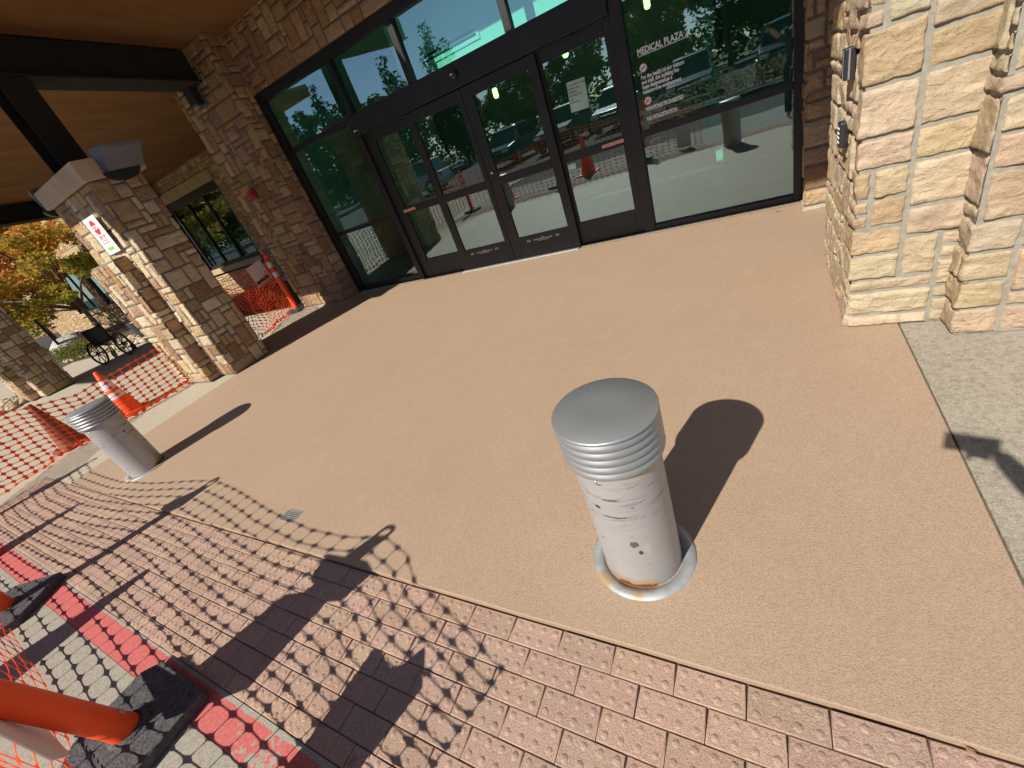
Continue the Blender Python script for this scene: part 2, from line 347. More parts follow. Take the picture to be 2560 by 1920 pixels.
def ashlar(path, z0, z1, unit, seed, sizes, pal, res=.03, depth=.035, gap=.012, holes=(), name='stonework', parent=None, jag=.004, ruf=.6):
    """random ashlar veneer on an outer polyline; outward side is the right of the walking direction; one mesh"""
    rnd = random.Random(seed); P = [Vector(p) for p in path]; S = [0.0]
    for a, b in zip(P, P[1:]): S.append(S[-1]+(b-a).length)
    L = S[-1]; nu = max(2, round(L/unit)); nv = max(2, round((z1-z0)/unit)); du = L/nu; dv = (z1-z0)/nv
    N = [Vector(((b-a).y, -(b-a).x)).normalized() for a, b in zip(P, P[1:])]
    def at(u, d):
        u = min(max(u, 0), L)
        for i in range(len(N)):
            if u <= S[i+1]+1e-9 or i == len(N)-1: break
        p = P[i]+(P[i+1]-P[i])*((u-S[i])/(S[i+1]-S[i])); n = N[i]
        if i+1 < len(N) and abs(u-S[i+1]) < 1e-6: n = (N[i]+N[i+1])/(1+N[i].dot(N[i+1]))
        elif i > 0 and abs(u-S[i]) < 1e-6: n = (N[i]+N[i-1])/(1+N[i].dot(N[i-1]))
        return p+n*d
    occ = [[False]*nu for _ in range(nv)]
    for (a, b, c, d) in holes:
        for j in range(nv):
            for i in range(nu):
                if a <= (i+.5)*du <= b and c <= z0+(j+.5)*dv <= d: occ[j][i] = True
    mb = MB()
    for j in range(nv):
        for i in range(nu):
            if occ[j][i]: continue
            sz = sizes[:]; rnd.shuffle(sz); sz.append((1, 1))
            for (sw, sh) in sz:
                if i+sw > nu: sw = nu-i
                if j+sh > nv: sh = nv-j
                if all(not occ[j+q][i+p] for q in range(sh) for p in range(sw)): break
            else: sw = sh = 1
            if sw*du < unit*1.5 and sh*dv > 3*unit: sh = 1
            for q in range(sh):
                for p in range(sw): occ[j+q][i+p] = True
            u0, u1 = i*du+gap/2, (i+sw)*du-gap/2; v0, v1 = z0+j*dv+gap/2, z0+(j+sh)*dv-gap/2
            if i == 0: u0 = 0
            if i+sw == nu: u1 = L
            cu = [k for k in S[1:-1] if u0+.004 < k < u1-.004]
            e = min(.012, (u1-u0)/4, (v1-v0)/4)
            def axis(a, b):
                m = max(2, int(round((b-a-2*e)/res)))
                return [a, a+e*.45, a+e] + [a+e+(b-a-2*e)*k/m for k in range(1, m)] + [b-e, b-e*.45, b]
            us = axis(u0, u1)
            for k in cu: us = [x for x in us if abs(x-k) > .006] + [k]
            us.sort(); vs = axis(v0, v1)
            base = rnd.choice(pal); q = rnd.uniform(.84, 1.12)
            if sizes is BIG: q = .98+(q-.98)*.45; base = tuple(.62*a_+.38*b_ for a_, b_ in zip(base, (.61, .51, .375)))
            base = tuple(min(.8, c*q*rnd.uniform(.96, 1.04)) for c in base)
            tu, tv, off = rnd.uniform(-.009, .009)*ruf, rnd.uniform(-.009, .009)*ruf, rnd.uniform(-.005, .004)
            so_ = Vector((seed*3.1+i*.37, j*.71, rnd.uniform(0, 50))); n0 = len(mb.v)
            for v in vs:
                for u in us:
                    ed = min(u-u0 if i > 0 else 9, u1-u if i+sw < nu else 9, v-v0, v1-v)
                    s = min(1, max(0, ed/e)); s = math.sqrt(max(0, 1-(1-s)**2))
                    nz = noise.noise(Vector((u*9, v*12, 0))+so_)*.010+noise.noise(Vector((u*26, v*30, 5))+so_)*.005
                    nz += abs(noise.noise(Vector((u*14+v*6, v*18, 9))+so_))*.008
                    d = -depth+(depth+nz*ruf+off+tu*((u-u0)/(u1-u0)-.5)*2+tv*((v-v0)/(v1-v0)-.5)*2)*s
                    ju = noise.noise(Vector((v*30, i*3.1, 1))+so_)*jag; jv = noise.noise(Vector((u*30, j*2.3, 7))+so_)*jag
                    uu = u if (u in cu or u <= 0 or u >= L) else min(max(u+ju, 0), L)
                    if cu and u not in cu and abs(uu-cu[0]) < 1e-4: uu = u
                    b2 = at(uu, d); mb.v.append((b2.x, b2.y, v+jv))
            W = len(us)
            for b_ in range(len(vs)-1):
                for a_ in range(W-1):
                    k = n0+b_*W+a_; mb.face((k, k+1, k+W+1, k+W), base, True)
    o = mb.build(name, M['stone'], parent)
    mo = MB()
    hz = sorted(holes)
    for i in range(len(N)):
        def pt(k): 
            if k == 0 or k == len(P)-1: return P[k]+N[min(k, len(N)-1)]*(-depth*.42)
            n = (N[k-1]+N[k])/(1+N[k-1].dot(N[k])); return P[k]+n*(-depth*.42)
        a, b = pt(i), pt(i+1)
        segs = [(S[i], S[i+1], z0, z1)]
        for (h0, h1, c0, c1) in hz:
            ns = []
            for (s0, s1, y0, y1) in segs:
                if h0 >= s1 or h1 <= s0: ns.append((s0, s1, y0, y1)); continue
                x0, x1 = max(h0, s0), min(h1, s1)
                if s0 < x0: ns.append((s0, x0, y0, y1))
                if x1 < s1: ns.append((x1, s1, y0, y1))
                if c0 > y0: ns.append((x0, x1, y0, c0))
                if c1 < y1: ns.append((x0, x1, c1, y1))
            segs = ns
        for (s0, s1, y0, y1) in segs:
            f0, f1 = (s0-S[i])/(S[i+1]-S[i]), (s1-S[i])/(S[i+1]-S[i])
            p, q = a+(b-a)*f0, a+(b-a)*f1
            mo.quadp((p.x, p.y, y0), (q.x, q.y, y0), (q.x, q.y, y1), (p.x, p.y, y1))
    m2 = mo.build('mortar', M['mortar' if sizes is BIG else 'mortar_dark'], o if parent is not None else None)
    return o
# ================================================================ the ground
MB().box(-220, 160, -230, 60, -.10, -.030).build('ground', M['asphalt']); tag(bpy.data.objects['ground'], kind='structure')
tag(MB().box(-7.36, 8, -2.4, -.122, -.10, -.003).build('road', M['conc']), kind='structure')
tag(MB().box(-7.36, 8, -.120, .0185, -.10, -.003).build('painted_kerb', M['red']), kind='structure')
mb = MB()     # concrete apron left of the coated slab and the walkway beyond
mb.box(-7.352, -6.462, .672, 8.2, -.10, .006); mb.box(-19.0, -7.364, -4.6, 8.2, -.10, -.001)
mb.box(-40, -19.01, -4.6, 3.6, -.10, -.004)
tag(mb.build('walkway', M['walk']), kind='structure')
tag(MB().box(.640, 8, .672, 5.1, -.10, .008).build('side_pavement', M['aggregate'], bevel=.004), kind='structure')
sb = MB()
pts = []
n = 90
for i in range(n+1):
    x = -6.455+(.630+6.455)*i/n; pts.append((x, .676+.003*noise.noise(Vector((x*3, 0, 0))), -.06))
pts += [(.630, 5.449, -.06), (-6.455, 5.449, -.06)]
sb.prism(pts, (0, 0, .076)); slab = sb.build('slab', M['slab'], bevel=.003, recalc=True); tag(slab, kind='structure')
# tactile pavers: running bond 0.2 x 0.0953, truncated domes
pv = MB(); rp = random.Random(5)
RP = .0953
for r in range(7):
    y1 = .668-r*RP; y0 = max(y1-RP, .0205); RH = y1-y0; off = -.485+(.1 if r % 2 else 0)
    k0 = int((-7.35-off)/.2017)-1
    for k in range(k0, k0+56):
        x0 = off+k*.2017; x1 = x0+.2017
        if x1 < -7.34 or x0 > 3.4: continue
        x0 = max(x0, -7.35)
        if x1-x0 < .03: continue
        g = .0013; zt = rp.uniform(-.0025, .0015); tl = rp.uniform(-.0012, .0012); q = rp.uniform(.9, 1.07)
        c = (.44*q*rp.uniform(.98, 1.02), .305*q*rp.uniform(.98, 1.02), .235*q*rp.uniform(.96, 1.04))
        a, b, e, f = x0+g, x1-g, y0+g, y1-g; bv = .0035; nn = len(pv.v)
        j = [rp.uniform(-.0012, .0012) for _ in range(8)]
        pv.v += [(a+j[0], e+j[1], -.03), (b+j[2], e+j[3], -.03), (b+j[4], f+j[5], -.03), (a+j[6], f+j[7], -.03)]
        pv.v += [(a+j[0], e+j[1], zt-.004), (b+j[2], e+j[3], zt-.004+tl), (b+j[4], f+j[5], zt-.004+tl), (a+j[6], f+j[7], zt-.004)]
        pv.v += [(a+bv, e+bv, zt), (b-bv, e+bv, zt+tl), (b-bv, f-bv, zt+tl), (a+bv, f-bv, zt)]
        for lo in (0, 4):
            for s in range(4):
                s2 = (s+1) % 4; pv.face((nn+lo+s, nn+lo+s2, nn+lo+4+s2, nn+lo+4+s), c, lo == 4)
        pv.face((nn+8, nn+9, nn+10, nn+11), c)
        if x1-x0 > .19 and RH > .07:
            for u in range(4):
                for v in range(2):
                    cx, cy = x0+.0252+.0504*u, y0+RH*(.25+.5*v); R0 = .0135*rp.uniform(.9, 1.05); hh = .0040*rp.uniform(.8, 1.1); m0 = len(pv.v)
                    for (rr, zz) in ((R0*1.0, 0), (R0*.84, hh*.42), (R0*.55, hh*.86)):
                        for k2 in range(8):
                            an = PI*k2/4; pv.v.append((cx+rr*math.cos(an), cy+rr*math.sin(an), zt-.0006+zz))
                    pv.v.append((cx, cy, zt+hh))
                    for ring in range(2):
                        for k2 in range(8):
                            k3 = (k2+1) % 8; pv.face((m0+ring*8+k2, m0+ring*8+k3, m0+ring*8+8+k3, m0+ring*8+8+k2), c, True)
                    for k2 in range(8): pv.face((m0+16+k2, m0+16+(k2+1) % 8, m0+24), c, True)
tag(pv.build('pavement', M['paver']), kind='structure')
tag(MB().box(-7.358, 3.5, 0.019, .6735, -.06, -.016).build('paver_bedding', plain('joint_sand', (.23, .165, .12), .95)), kind='structure')
# ================================================================ the building
bld = thing('stone_building', 'long building of tan split stone with brown stucco soffit behind the glass entrance', 'building', (-3, 5.5, 0))
BI = Matrix.Translation((3, -5.5, 0))
def bp(o, nm=None):
    o.parent = bld; o.matrix_parent_inverse = BI; return o
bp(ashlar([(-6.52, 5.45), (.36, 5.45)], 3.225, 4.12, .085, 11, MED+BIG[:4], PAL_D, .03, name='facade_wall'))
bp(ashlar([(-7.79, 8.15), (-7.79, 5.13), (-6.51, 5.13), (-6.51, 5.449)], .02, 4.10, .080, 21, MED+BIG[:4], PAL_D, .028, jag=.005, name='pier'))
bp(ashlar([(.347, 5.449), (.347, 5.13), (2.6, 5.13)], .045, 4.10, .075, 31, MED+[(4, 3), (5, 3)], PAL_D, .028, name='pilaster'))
for o in [o for o in bpy.data.objects if o.name.startswith('mortar') and o.parent is None]:
    o.name = 'mortar_bed'; bp(o)
bp(MB().box(.33, 2.6, 5.095, 5.4, .0165, .046).build('pilaster_base', M['walk'], bevel=.004))
bp(MB().box(-7.82, -6.475, 5.09, 5.4, .0065, .022).build('pier_base', M['walk'], bevel=.004))
# backing behind the veneer so no light leaks
bk = MB(); bk.box(-6.40, 3.0, 5.50, 5.60, 3.23, 4.2); bk.box(-7.70, -6.57, 5.20, 8.4, 0, 4.2); bk.box(.42, 3.0, 5.20, 5.62, 0, 4.2)
bp(bk.build('core_wall', M['inner']))
# window wall further left
WY = 8.2
holes = [(34-15.98, 34-13.02, .93, 3.08), (34-25.35, 34-23.2, .93, 3.08), (34-29.1, 34-26.2, .93, 3.08)]
holes_full = [(a-.06, b+.06, .72, 3.36) for a, b, _, _ in holes]
wallL = ashlar([(-34, WY), (-7.8, WY)], 0, 6.2, .078, 41, SML, [(.56, .42, .25), (.52, .36, .20), (.60, .48, .32), (.50, .37, .25), (.46, .32, .18)], .09, depth=.022, gap=.010, holes=holes_full, name='window_wall')
bp(wallL)
for o in [o for o in bpy.data.objects if o.name.startswith('mortar') and o.parent is None and not o.name.startswith('mortar_bed')]:
    o.name = 'mortar_bed'; bp(o)
bp(MB().box(-34, -7.8, WY+.25, WY+.5, 0, 6.2).build('core_wall', M['blackplastic']))
bp(MB().box(-34.2, -16.3, WY-.05, WY+.02, 4.45, 4.85).build('stone_band', M['lintel'], bevel=.01))
for (a, b, c, d) in holes:
    x0, x1 = a-34, b-34
    li = MB(); sw = (x1-x0+.3)/5
    for k in range(5): li.box(x0-.15+k*sw+.004, x0-.15+(k+1)*sw-.004, WY-.055, WY+.2, d, d+.27)
    bp(li.build('window_lintel', M['lintel'], bevel=.006))
    si = MB()
    for k in range(8):
        s8 = (x1-x0+.2)/8; si.box(x0-.1+k*s8+.003, x0-.1+(k+1)*s8-.003, WY-.07, WY+.2, c-.17, c-.005)
    bp(si.build('window_sill', M['lintel'], bevel=.006))
    fr = MB(); fr.box(x0, x1, WY+.06, WY+.16, d-.22, d); fr.box(x0, x1, WY+.06, WY+.16, c, c+.10)
    fr.box(x0, x0+.09, WY+.06, WY+.16, c+.1, d-.22); fr.box(x1-.09, x1, WY+.06, WY+.16, c+.1, d-.22)
    for t_ in (1/3, 2/3):
        xm = x0+(x1-x0)*t_; fr.box(xm-.045, xm+.045, WY+.06, WY+.16, c+.1, d-.22)
    win = bp(fr.build('window', M['alu'], bevel=.006))
    for k in range(3):
        xa = x0+.09+(x1-x0-.09)*k/3; g = MB().box(max(x0+.09, xa), min(x1-.09, xa+(x1-x0)/3-.09+.0), WY+.10, WY+.108, c+.1, d-.22).build('pane', M['glass'], win)
wing = ashlar([(-52, 11), (-34, 11)], 0, 5, .12, 51, SML, [(.34, .20, .10), (.30, .17, .09), (.38, .24, .13)], .12, depth=.03, name='far_wing_wall')  # brick colours darkened to stand for the shade in the recess
bp(wing)
for o in [o for o in bpy.data.objects if o.name.startswith('mortar') and o.parent is None and not o.name.startswith('mortar_bed')]:
    o.name = 'mortar_bed'; bp(o)
bp(MB().box(-34.2, -34, WY+.03, 11.2, 0, 6.2).build('return_wall', M['cap']))
bp(MB().box(-52, -34.0, 6.4, 11.2, 4.9, 5.2).build('added_eave', M['soffit']))  # overhang added to shade the far wing wall
# ---------------------------------------------------------------- canopy
def zs(y): return 4.52-.1*y
def slope(mb, x0, x1, y0, y1, zb=0, t=.35):
    mb.prism([(x0, y0, zs(y0)+zb), (x1, y0, zs(y0)+zb), (x1, y1, zs(y1)+zb), (x0, y1, zs(y1)+zb)], (0, 0, t))
can = thing('canopy', 'low pitched entrance canopy with brown stucco soffit on dark steel beams', 'canopy', (-7, 3, 0))
CI = Matrix.Translation((7, -3, 0))
def cp(o): o.parent = can; o.matrix_parent_inverse = CI; return o
s = MB(); slope(s, -16.3, -13.5, -2.6, .3); slope(s, -16.3, -.45, .301, 1.2)
s.prism([(-16.3, 1.201, zs(1.2)), (-.3, 1.201, zs(1.2)), (.02, 2.4, zs(2.4)), (-16.3, 2.4, zs(2.4))], (0, 0, .35))
slope(s, -16.3, 3, 2.401, 3.05); slope(s, -16.3, -4.35, 3.051, 4.25); slope(s, -1.75, 3, 3.051, 4.25)  # gap is an added, unseen roof slot letting sun onto the bulkhead
slope(s, -16.3, -7.83, 4.251, 8.18); slope(s, -7.829, 3, 4.251, 5.5)
cp(s.build('soffit', M['soffit'], recalc=True))
def ibeam(xc, y0, y1, zb0):
    """steel beam following the soffit, flanges wider than the web plate box"""
    b = MB()
    for (hw, lo, hi) in ((.20, .0, .028), (.13, .028, .40)):
        b.prism([(xc-hw, y0, zb0(y0)+lo), (xc+hw, y0, zb0(y0)+lo), (xc+hw, y1, zb0(y1)+lo), (xc-hw, y1, zb0(y1)+lo)], (0, 0, hi-lo))
    return b
cp(ibeam(-7.12, .36, 5.10, lambda y: zs(y)-.43).build('beam', M['beam'], recalc=True))
cp(ibeam(-15.98, -2.0, 8.1, lambda y: zs(y)-.43).build('beam', M['beam'], recalc=True))
def post(xc, yc, z0, z1):
    p = MB(); p.box(xc-.16, xc-.142, yc-.15, yc+.15, z0, z1); p.box(xc+.142, xc+.16, yc-.15, yc+.15, z0, z1); p.box(xc-.141, xc+.141, yc-.009, yc+.009, z0, z1)
    return p
cp(post(-7.10, 2.98, 2.86, 3.78).build('post', M['beam'], bevel=.003))
cp(post(-14.72, 2.62, 2.86, 4.2).build('post', M['beam'], bevel=.003))
# ---------------------------------------------------------------- stone columns
def stone_column(x0, x1, y0, y1, lbl, seed, loc):
    t = thing('stone_column', lbl, 'column', loc); I = Matrix.Translation((-loc[0], -loc[1], -loc[2]))
    def q(o):
        o.parent = t; o.matrix_parent_inverse = I; return o
    def st(path, za, zb, sd_, nm='stonework', sizes=MED, pal=PAL_D):
        o = ashlar(path, za, zb, .078, sd_, sizes, pal, .026, depth=.03, jag=.005, name=nm); q(o)
        for m_ in [m_ for m_ in bpy.data.objects if m_.name.startswith('mortar') and not m_.name.startswith('mortar_bed') and m_.parent is None]:
            m_.name = 'mortar_bed'; q(m_)
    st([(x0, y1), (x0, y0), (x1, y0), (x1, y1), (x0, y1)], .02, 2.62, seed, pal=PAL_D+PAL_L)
    st([(x0+.06, y0-.001), (x0+.06, y0-.17), (x0+.86, y0-.17), (x0+.86, y0-.001)], .02, 1.84, seed+1, 'buttress', pal=PAL_D+PAL_L)
    q(MB().box(x0+.09, x0+.83, y0-.15, y0, 1.835, 1.855).build('buttress_top', M['mortar']))
    q(MB().box(x0+.04, x1-.04, y0+.04, y1-.04, 0, 2.62).build('core', M['mortar']))
    c = MB(); n_ = 2; wx = (x1-x0+.10)/n_
    for k in range(n_): c.box(x0-.05+k*wx+.002, x0-.05+(k+1)*wx-.002, y0-.05, y1+.06, 2.622, 2.83)
    q(c.build('cap', M['cap'], bevel=.006))
    return t
stone_column(-7.70, -6.43, 2.73, 3.31, 'near left stone column with limestone cap and a stop sign on its sunlit face', 61, (-7.06, 3.02, 0))
stone_column(-15.38, -14.10, 2.36, 2.96, 'far shaded stone column at the left edge beyond the orange net', 71, (-14.74, 2.66, 0))
rc = thing('stone_column', 'large sunlit cream stone column at the right with two door pads on its side', 'column', (.8, 3.1, 0))
RI = Matrix.Translation((-.8, -3.1, 0))
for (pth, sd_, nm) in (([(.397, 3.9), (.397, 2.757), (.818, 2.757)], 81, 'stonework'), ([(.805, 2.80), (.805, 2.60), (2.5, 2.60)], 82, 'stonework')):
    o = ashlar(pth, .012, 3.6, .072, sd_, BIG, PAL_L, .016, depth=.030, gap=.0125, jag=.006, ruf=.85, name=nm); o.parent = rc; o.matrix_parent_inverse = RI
    for m_ in [m_ for m_ in bpy.data.objects if m_.name.startswith('mortar') and not m_.name.startswith('mortar_bed') and m_.parent is None]:
        m_.name = 'mortar_bed'; m_.parent = rc; m_.matrix_parent_inverse = RI
o = MB().box(.45, 2.5, 2.82, 3.9, 0, 3.6).build('core', M['mortar']); o.parent = rc; o.matrix_parent_inverse = RI
# ================================================================ glass entrance
ent = thing('glass_entrance', 'dark bronze framed glass entrance with a pair of automatic sliding doors', 'entrance', (-3.1, 5.49, 0))
EI = Matrix.Translation((3.1, -5.49, 0))
def ep(o, p=None):
    o.parent = p or ent; 
    if p is None: o.matrix_parent_inverse = EI
    return o
A0, A1 = 5.445, 5.545
f = MB()
f.box(-6.505, -6.385, A0, A1, .017, 3.10); f.box(-6.505, .345, A0, A1, 3.10, 3.222); f.box(.275, .345, A0, A1, .017, 3.10)
f.box(-6.385, -4.965, A0+.005, A1, 2.375, 2.445); f.box(-6.385, -4.965, A0+.005, A1, 1.035, 1.095); f.box(-6.385, -4.965, A0+.005, A1, .03, .115)
f.box(-4.965, -4.865, A0-.005, A1, .017, 2.195)
f.box(-1.245, -1.125, A0-.005, A1, .017, 3.10)
f.box(-1.125, .275, A0+.003, A1, 1.050, 1.112); f.box(-1.125, .275, A0+.003, A1, .03, .095)
for a, b in ((-4.925, -4.842), (-3.785, -3.695), (-2.350, -2.262)): f.box(a, b, A0, A1, 2.455, 3.10)
ep(f.build('frame', M['alu'], bevel=.004))
h = MB(); h.box(-4.965, -1.246, A0-.035, A1, 2.197, 2.452)
ep(h.build('header', M['alu'], bevel=.006))
def pane(x0, x1, z0, z1, y=5.492, p=None, nm='pane'):
    return ep(MB().box(x0, x1, y, y+.006, z0, z1).build(nm, M['glass']), p)
for a, b, c, d in ((-6.385, -4.925, 2.445, 3.10), (-4.842, -3.785, 2.452, 3.10), (-3.695, -2.350, 2.452, 3.10), (-2.262, -1.245, 2.452, 3.10),
                   (-6.385, -4.965, 1.095, 2.375), (-6.385, -4.965, .115, 1.035), (-1.125, .275, 1.112, 3.10), (-1.125, .275, .095, 1.050)):
    pane(a, b, c, d)
def leaf(nm, X0, X1, gx0, gx1, y0, y1, lock=None):
    m = MB(); m.box(X0, gx0, y0, y1, .03, 2.185); m.box(gx1, X1, y0, y1, .03, 2.185)
    m.box(gx0, gx1, y0, y1, 2.065, 2.185); m.box(gx0, gx1, y0, y1, 1.035, 1.135); m.box(gx0, gx1, y0, y1, .03, .312)
    o = ep(m.build(nm, M['alu'], bevel=.003))
    for c, d in ((1.135, 2.065), (.312, 1.035)):
        MB().box(gx0, gx1, (y0+y1)/2, (y0+y1)/2+.006, c, d).build('door_glass', M['glass'], o)
    if lock: MB().lathe([(.019, 0), (.019, .008), (.012, .012)], 16, M=Matrix.Translation((lock[0], y0, lock[1])) @ Matrix.Rotation(PI/2, 4, 'X')).build('lock', M['silver'], o)
    return o
leaf('sidelight', -4.862, -3.97, -4.70, -4.00, 5.485, 5.53)
leaf('sliding_door', -4.015, -3.103, -3.90, -3.175, 5.432, 5.475)
leaf('sliding_door', -3.097, -2.085, -2.955, -2.20, 5.432, 5.475, (-3.03, 1.205))
leaf('sidelight', -2.12, -1.248, -2.05, -1.335, 5.485, 5.53)
ep(MB().box(-4.02, -2.10, 5.34, 5.449, .0165, .029).build('threshold', M['alu2'], bevel=.003))
s = MB(); s.box(-6.40, -4.86, 5.395, 5.444, .0165, .030)
ep(s.build('sill', M['walk'], bevel=.003)); ep(MB().box(-2.07, .33, 5.395, 5.444, .0165, .030).build('sill', M['walk'], bevel=.003))
# lobby behind the glass
lob = thing('lobby', 'dim lobby seen through the glass with pale walls above the doors', 'lobby', (-3, 7, 0)); LI = Matrix.Translation((3, -7, 0))
def lp(o): o.parent = lob; o.matrix_parent_inverse = LI; return o
lp(MB().box(-7.0, .8, 5.56, 10.5, -.02, .015).build('lobby_floor', M['innerf']))
lp(MB().box(-7.0, .8, 5.62, 10.5, 3.25, 3.35).build('lobby_ceiling', M['innerw']))
m = MB(); m.box(-7.0, .8, 10.4, 10.5, .0151, 3.249); m.box(-6.95, -6.85, 5.62, 10.39, .0151, 3.249); m.box(.5, .6, 5.62, 10.39, .0151, 3.249)
m.box(-5.15, -5.05, 5.75, 7.6, .0151, 3.249); m.box(-.62, -.52, 8.2, 10.2, .0151, 3.249)
lp(m.build('lobby_wall', M['inner']))
lp(MB().box(-4.15, -1.1, 5.89, 5.95, 2.30, 3.249).build('bulkhead', M['innerw']))
g = MB(); g.box(-3.78, -2.86, 5.875, 5.889, 2.60, 2.76)
lp(g.build('vent_grille', M['white'], bevel=.003))
g = MB()
for k in range(2): g.box(-3.74, -2.90, 5.870, 5.8745, 2.645+k*.045, 2.668+k*.045)
lp(g.build('vent_slot', M['alu']))
for (x, y, z, lb) in ((-3.35, 8.4, 2.28, 'seen through the right sliding door'), (-2.7, 8.4, 2.25, 'seen through the top of the right sidelight'), (-4.3, 8.8, 2.15, 'seen through the left sliding door'), (-.05, 8.2, 2.75, 'seen at the right of the lettered pane'), (-1.5, 9.2, 2.45, 'seen at the left of the lettered pane')):
    t = thing('pendant_lamp', 'small glowing yellow pendant lamp '+lb, 'lamp', (x, y, z), group='pendant lamps in the lobby')
    MB().lathe([(.03, 0), (.05, .03), (.05, .15), (.03, .17)], 16).build('shade', M['lamp'], t)
    MB().tube([(0, 0, .17), (0, 0, 3.24-z)], .004, 6).build('cord', M['blackplastic'], t)
# ================================================================ bollards
def bollard(x, y, lbl, rz=0):
    t = thing('bollard', lbl, 'bollard', (x, y, .012), rz, 'steel bollards on the coated slab')
    MB().lathe([(.150, -.005), (.150, .03), (.1515, .62)], 64, cap0=False, cap1=False).build('shaft', M['bollard'], t)
    pr = [(.151, .598)]
    z = .600
    for k in range(5):
        pr += [(.1665, z), (.1715, z+.005), (.173, z+.012), (.1715, z+.020), (.1665, z+.0255), (.1655, z+.0285)]; z += .0295
    pr += [(.170, z+.0005), (.1735, z+.004), (.1735, z+.010), (.170, z+.0135), (.06, z+.0145)]
    MB().lathe(pr, 72, cap0=False, cap1=True).build('cap', M['bollcap'], t)
    MB().lathe([(.157, .003), (.157, .009), (.203, .009), (.204, .003)], 64, cap0=False, cap1=False).build('base_flange', M['flangeplate'], t)
    MB().lathe([(.1495, .0035), (.158, .0035)], 48, cap0=False, cap1=False).build('joint', M['blackplastic'], t)
    for a in (-1.75, -3.3, 0.2): MB().lathe([(.007, 0), (.007, .002), (.003, .005)], 12, M=Matrix.Rotation(a, 4, 'Z') @ Matrix.Translation((.1505, 0, .575)) @ Matrix.Rotation(PI/2, 4, 'Y')).build('rivet', M['silver'], t)
    return t
bollard(-.460, 1.040, 'scuffed steel bollard in the foreground with a rusty foot and chipped paint')
bollard(-5.330, 1.035, 'grey steel bollard at the left in front of the orange traffic cone', 2.2)
# ================================================================ orange net
def net(name, path, top, lbl, seed, cw=.147, ch=.082, rows=12, crum=.02, zlow=.05, drift=(0, -.3), rec=.0, endcut=None, tk=1.0, fit=False):
    """plastic safety mesh: path = list of (x, y), top = list of (u, z); strands meet in star shaped nodes"""
    rnd = random.Random(seed); P = [Vector(p) for p in path]; S = [0]
    for a, b in zip(P, P[1:]): S.append(S[-1]+(b-a).length)
    L = S[-1]; nc = int(L/cw)+1; cw_ = L/nc; D = Vector(drift)
    def pos(u, k):       # k = row from the top, real valued
        u = min(max(u, 0), L); i = 0
        while i < len(S)-2 and u > S[i+1]: i += 1
        p = P[i]+(P[i+1]-P[i])*((u-S[i])/(S[i+1]-S[i]))
        for (a, za), (b, zb) in zip(top, top[1:]):
            if u <= b: zt = za+(zb-za)*(u-a)/(b-a+1e-9); break
        else: zt = top[-1][1]
        z = zt-k*ch if not fit else .02+(zt-.02)*(1-k/rows)
        wv = noise.noise(Vector((u*1.4, z*2.2, seed)))*crum*2.2+noise.noise(Vector((u*5, z*6, seed+3)))*crum
        du = noise.noise(Vector((u*3, z*4, seed+9)))*crum*.7
        q = p+Vector((-(P[i+1]-P[i]).y, (P[i+1]-P[i]).x)).normalized()*wv
        if z < zlow:       # spare net gathers in folds on the ground
            e = zlow-z; q = q+D*e+D.normalized()*.02*math.sin(u*14); z = .012+abs(noise.noise(Vector((u*7, k*1.7, seed))))*.07+.02*(1+math.sin(u*9+k))
            z = max(z, .006)
        z += noise.noise(Vector((u*4, k*.9, seed+20)))*crum*.5
        return Vector((q.x+du, q.y, z))
    mb = MB()
    def ribbon(f, n_, side, wn, wt):
        pts = [f(k/n_) for k in range(n_+1)]; vi = []
        for k, p in enumerate(pts):
            tt = abs(k/n_-.5)*2; w_ = wt+(wn-wt)*tt**5
            s_ = side(k/n_)
            vi.append((p+s_*w_/2, p-s_*w_/2))
        for a, b in zip(vi, vi[1:]): mb.quadp(tuple(a[0]), tuple(b[0]), tuple(b[1]), tuple(a[1]))
    for r in range(rows+1):
        for c in range(nc+1):
            u = c*cw_
            if endcut and u > endcut(r): continue
            if c < nc:
                sg = .005*(1 if r % 2 else -.35)
                ribbon(lambda s, u=u, r=r, sg=sg: pos(u+s*cw_, r)+Vector((0, 0, -sg*math.sin(PI*s))), 4, lambda s, u=u, r=r: (pos(u+s*cw_, r+.12)-pos(u+s*cw_, r-.12)).normalized(), .022*tk, .0038*tk)
            if r < rows:
                ribbon(lambda s, u=u, r=r: pos(u, r+s), 4, lambda s, u=u, r=r: (pos(u+.02, r+s)-pos(u-.02, r+s)).normalized(), .022*tk, .0034*tk)
    o = mb.build(name, M['net'], solid=.0022); tag(o, lbl, 'safety net'); return o
def front_top():
    x0 = -7.25
    pts = [(-7.25, 1.06), (-6.70, .985), (-5.75, .975), (-5.16, 1.03), (-4.6, 1.13), (-4.33, 1.16), (-3.9, 1.14), (-3.31, 1.07), (-2.75, 1.06), (-2.45, 1.09), (-2.22, 1.15), (-1.95, 1.06), (-1.75, .93), (-1.35, .78), (-1.10, .68)]
    return [(x-x0, z) for x, z in pts]
net('safety_net', [(-7.25, -.26), (-4.4, -.29), (-3.3, -.34), (-2.3, -.43), (-1.1, -.30)], front_top(), 'orange plastic net strung between the delineator posts along the red kerb', 3, cw=.14, ch=.078, rows=14, tk=1.15, crum=.0025, fit=True, zlow=.0, drift=(.1, .12))
net('safety_net', [(-7.42, 2.66), (-7.56, 1.9), (-7.72, 1.25), (-7.80, 1.0), (-7.62, .5), (-7.30, -.22)], [(0, .67), (.8, .63), (1.2, .60), (1.45, .66), (1.75, .77), (2.2, .86), (3.1, 1.04)], 'orange plastic net from the near left stone column past the cones to the kerb', 8, cw=.108, ch=.064, rows=13, tk=2.1, crum=.022, zlow=.05, drift=(-.35, -.1))
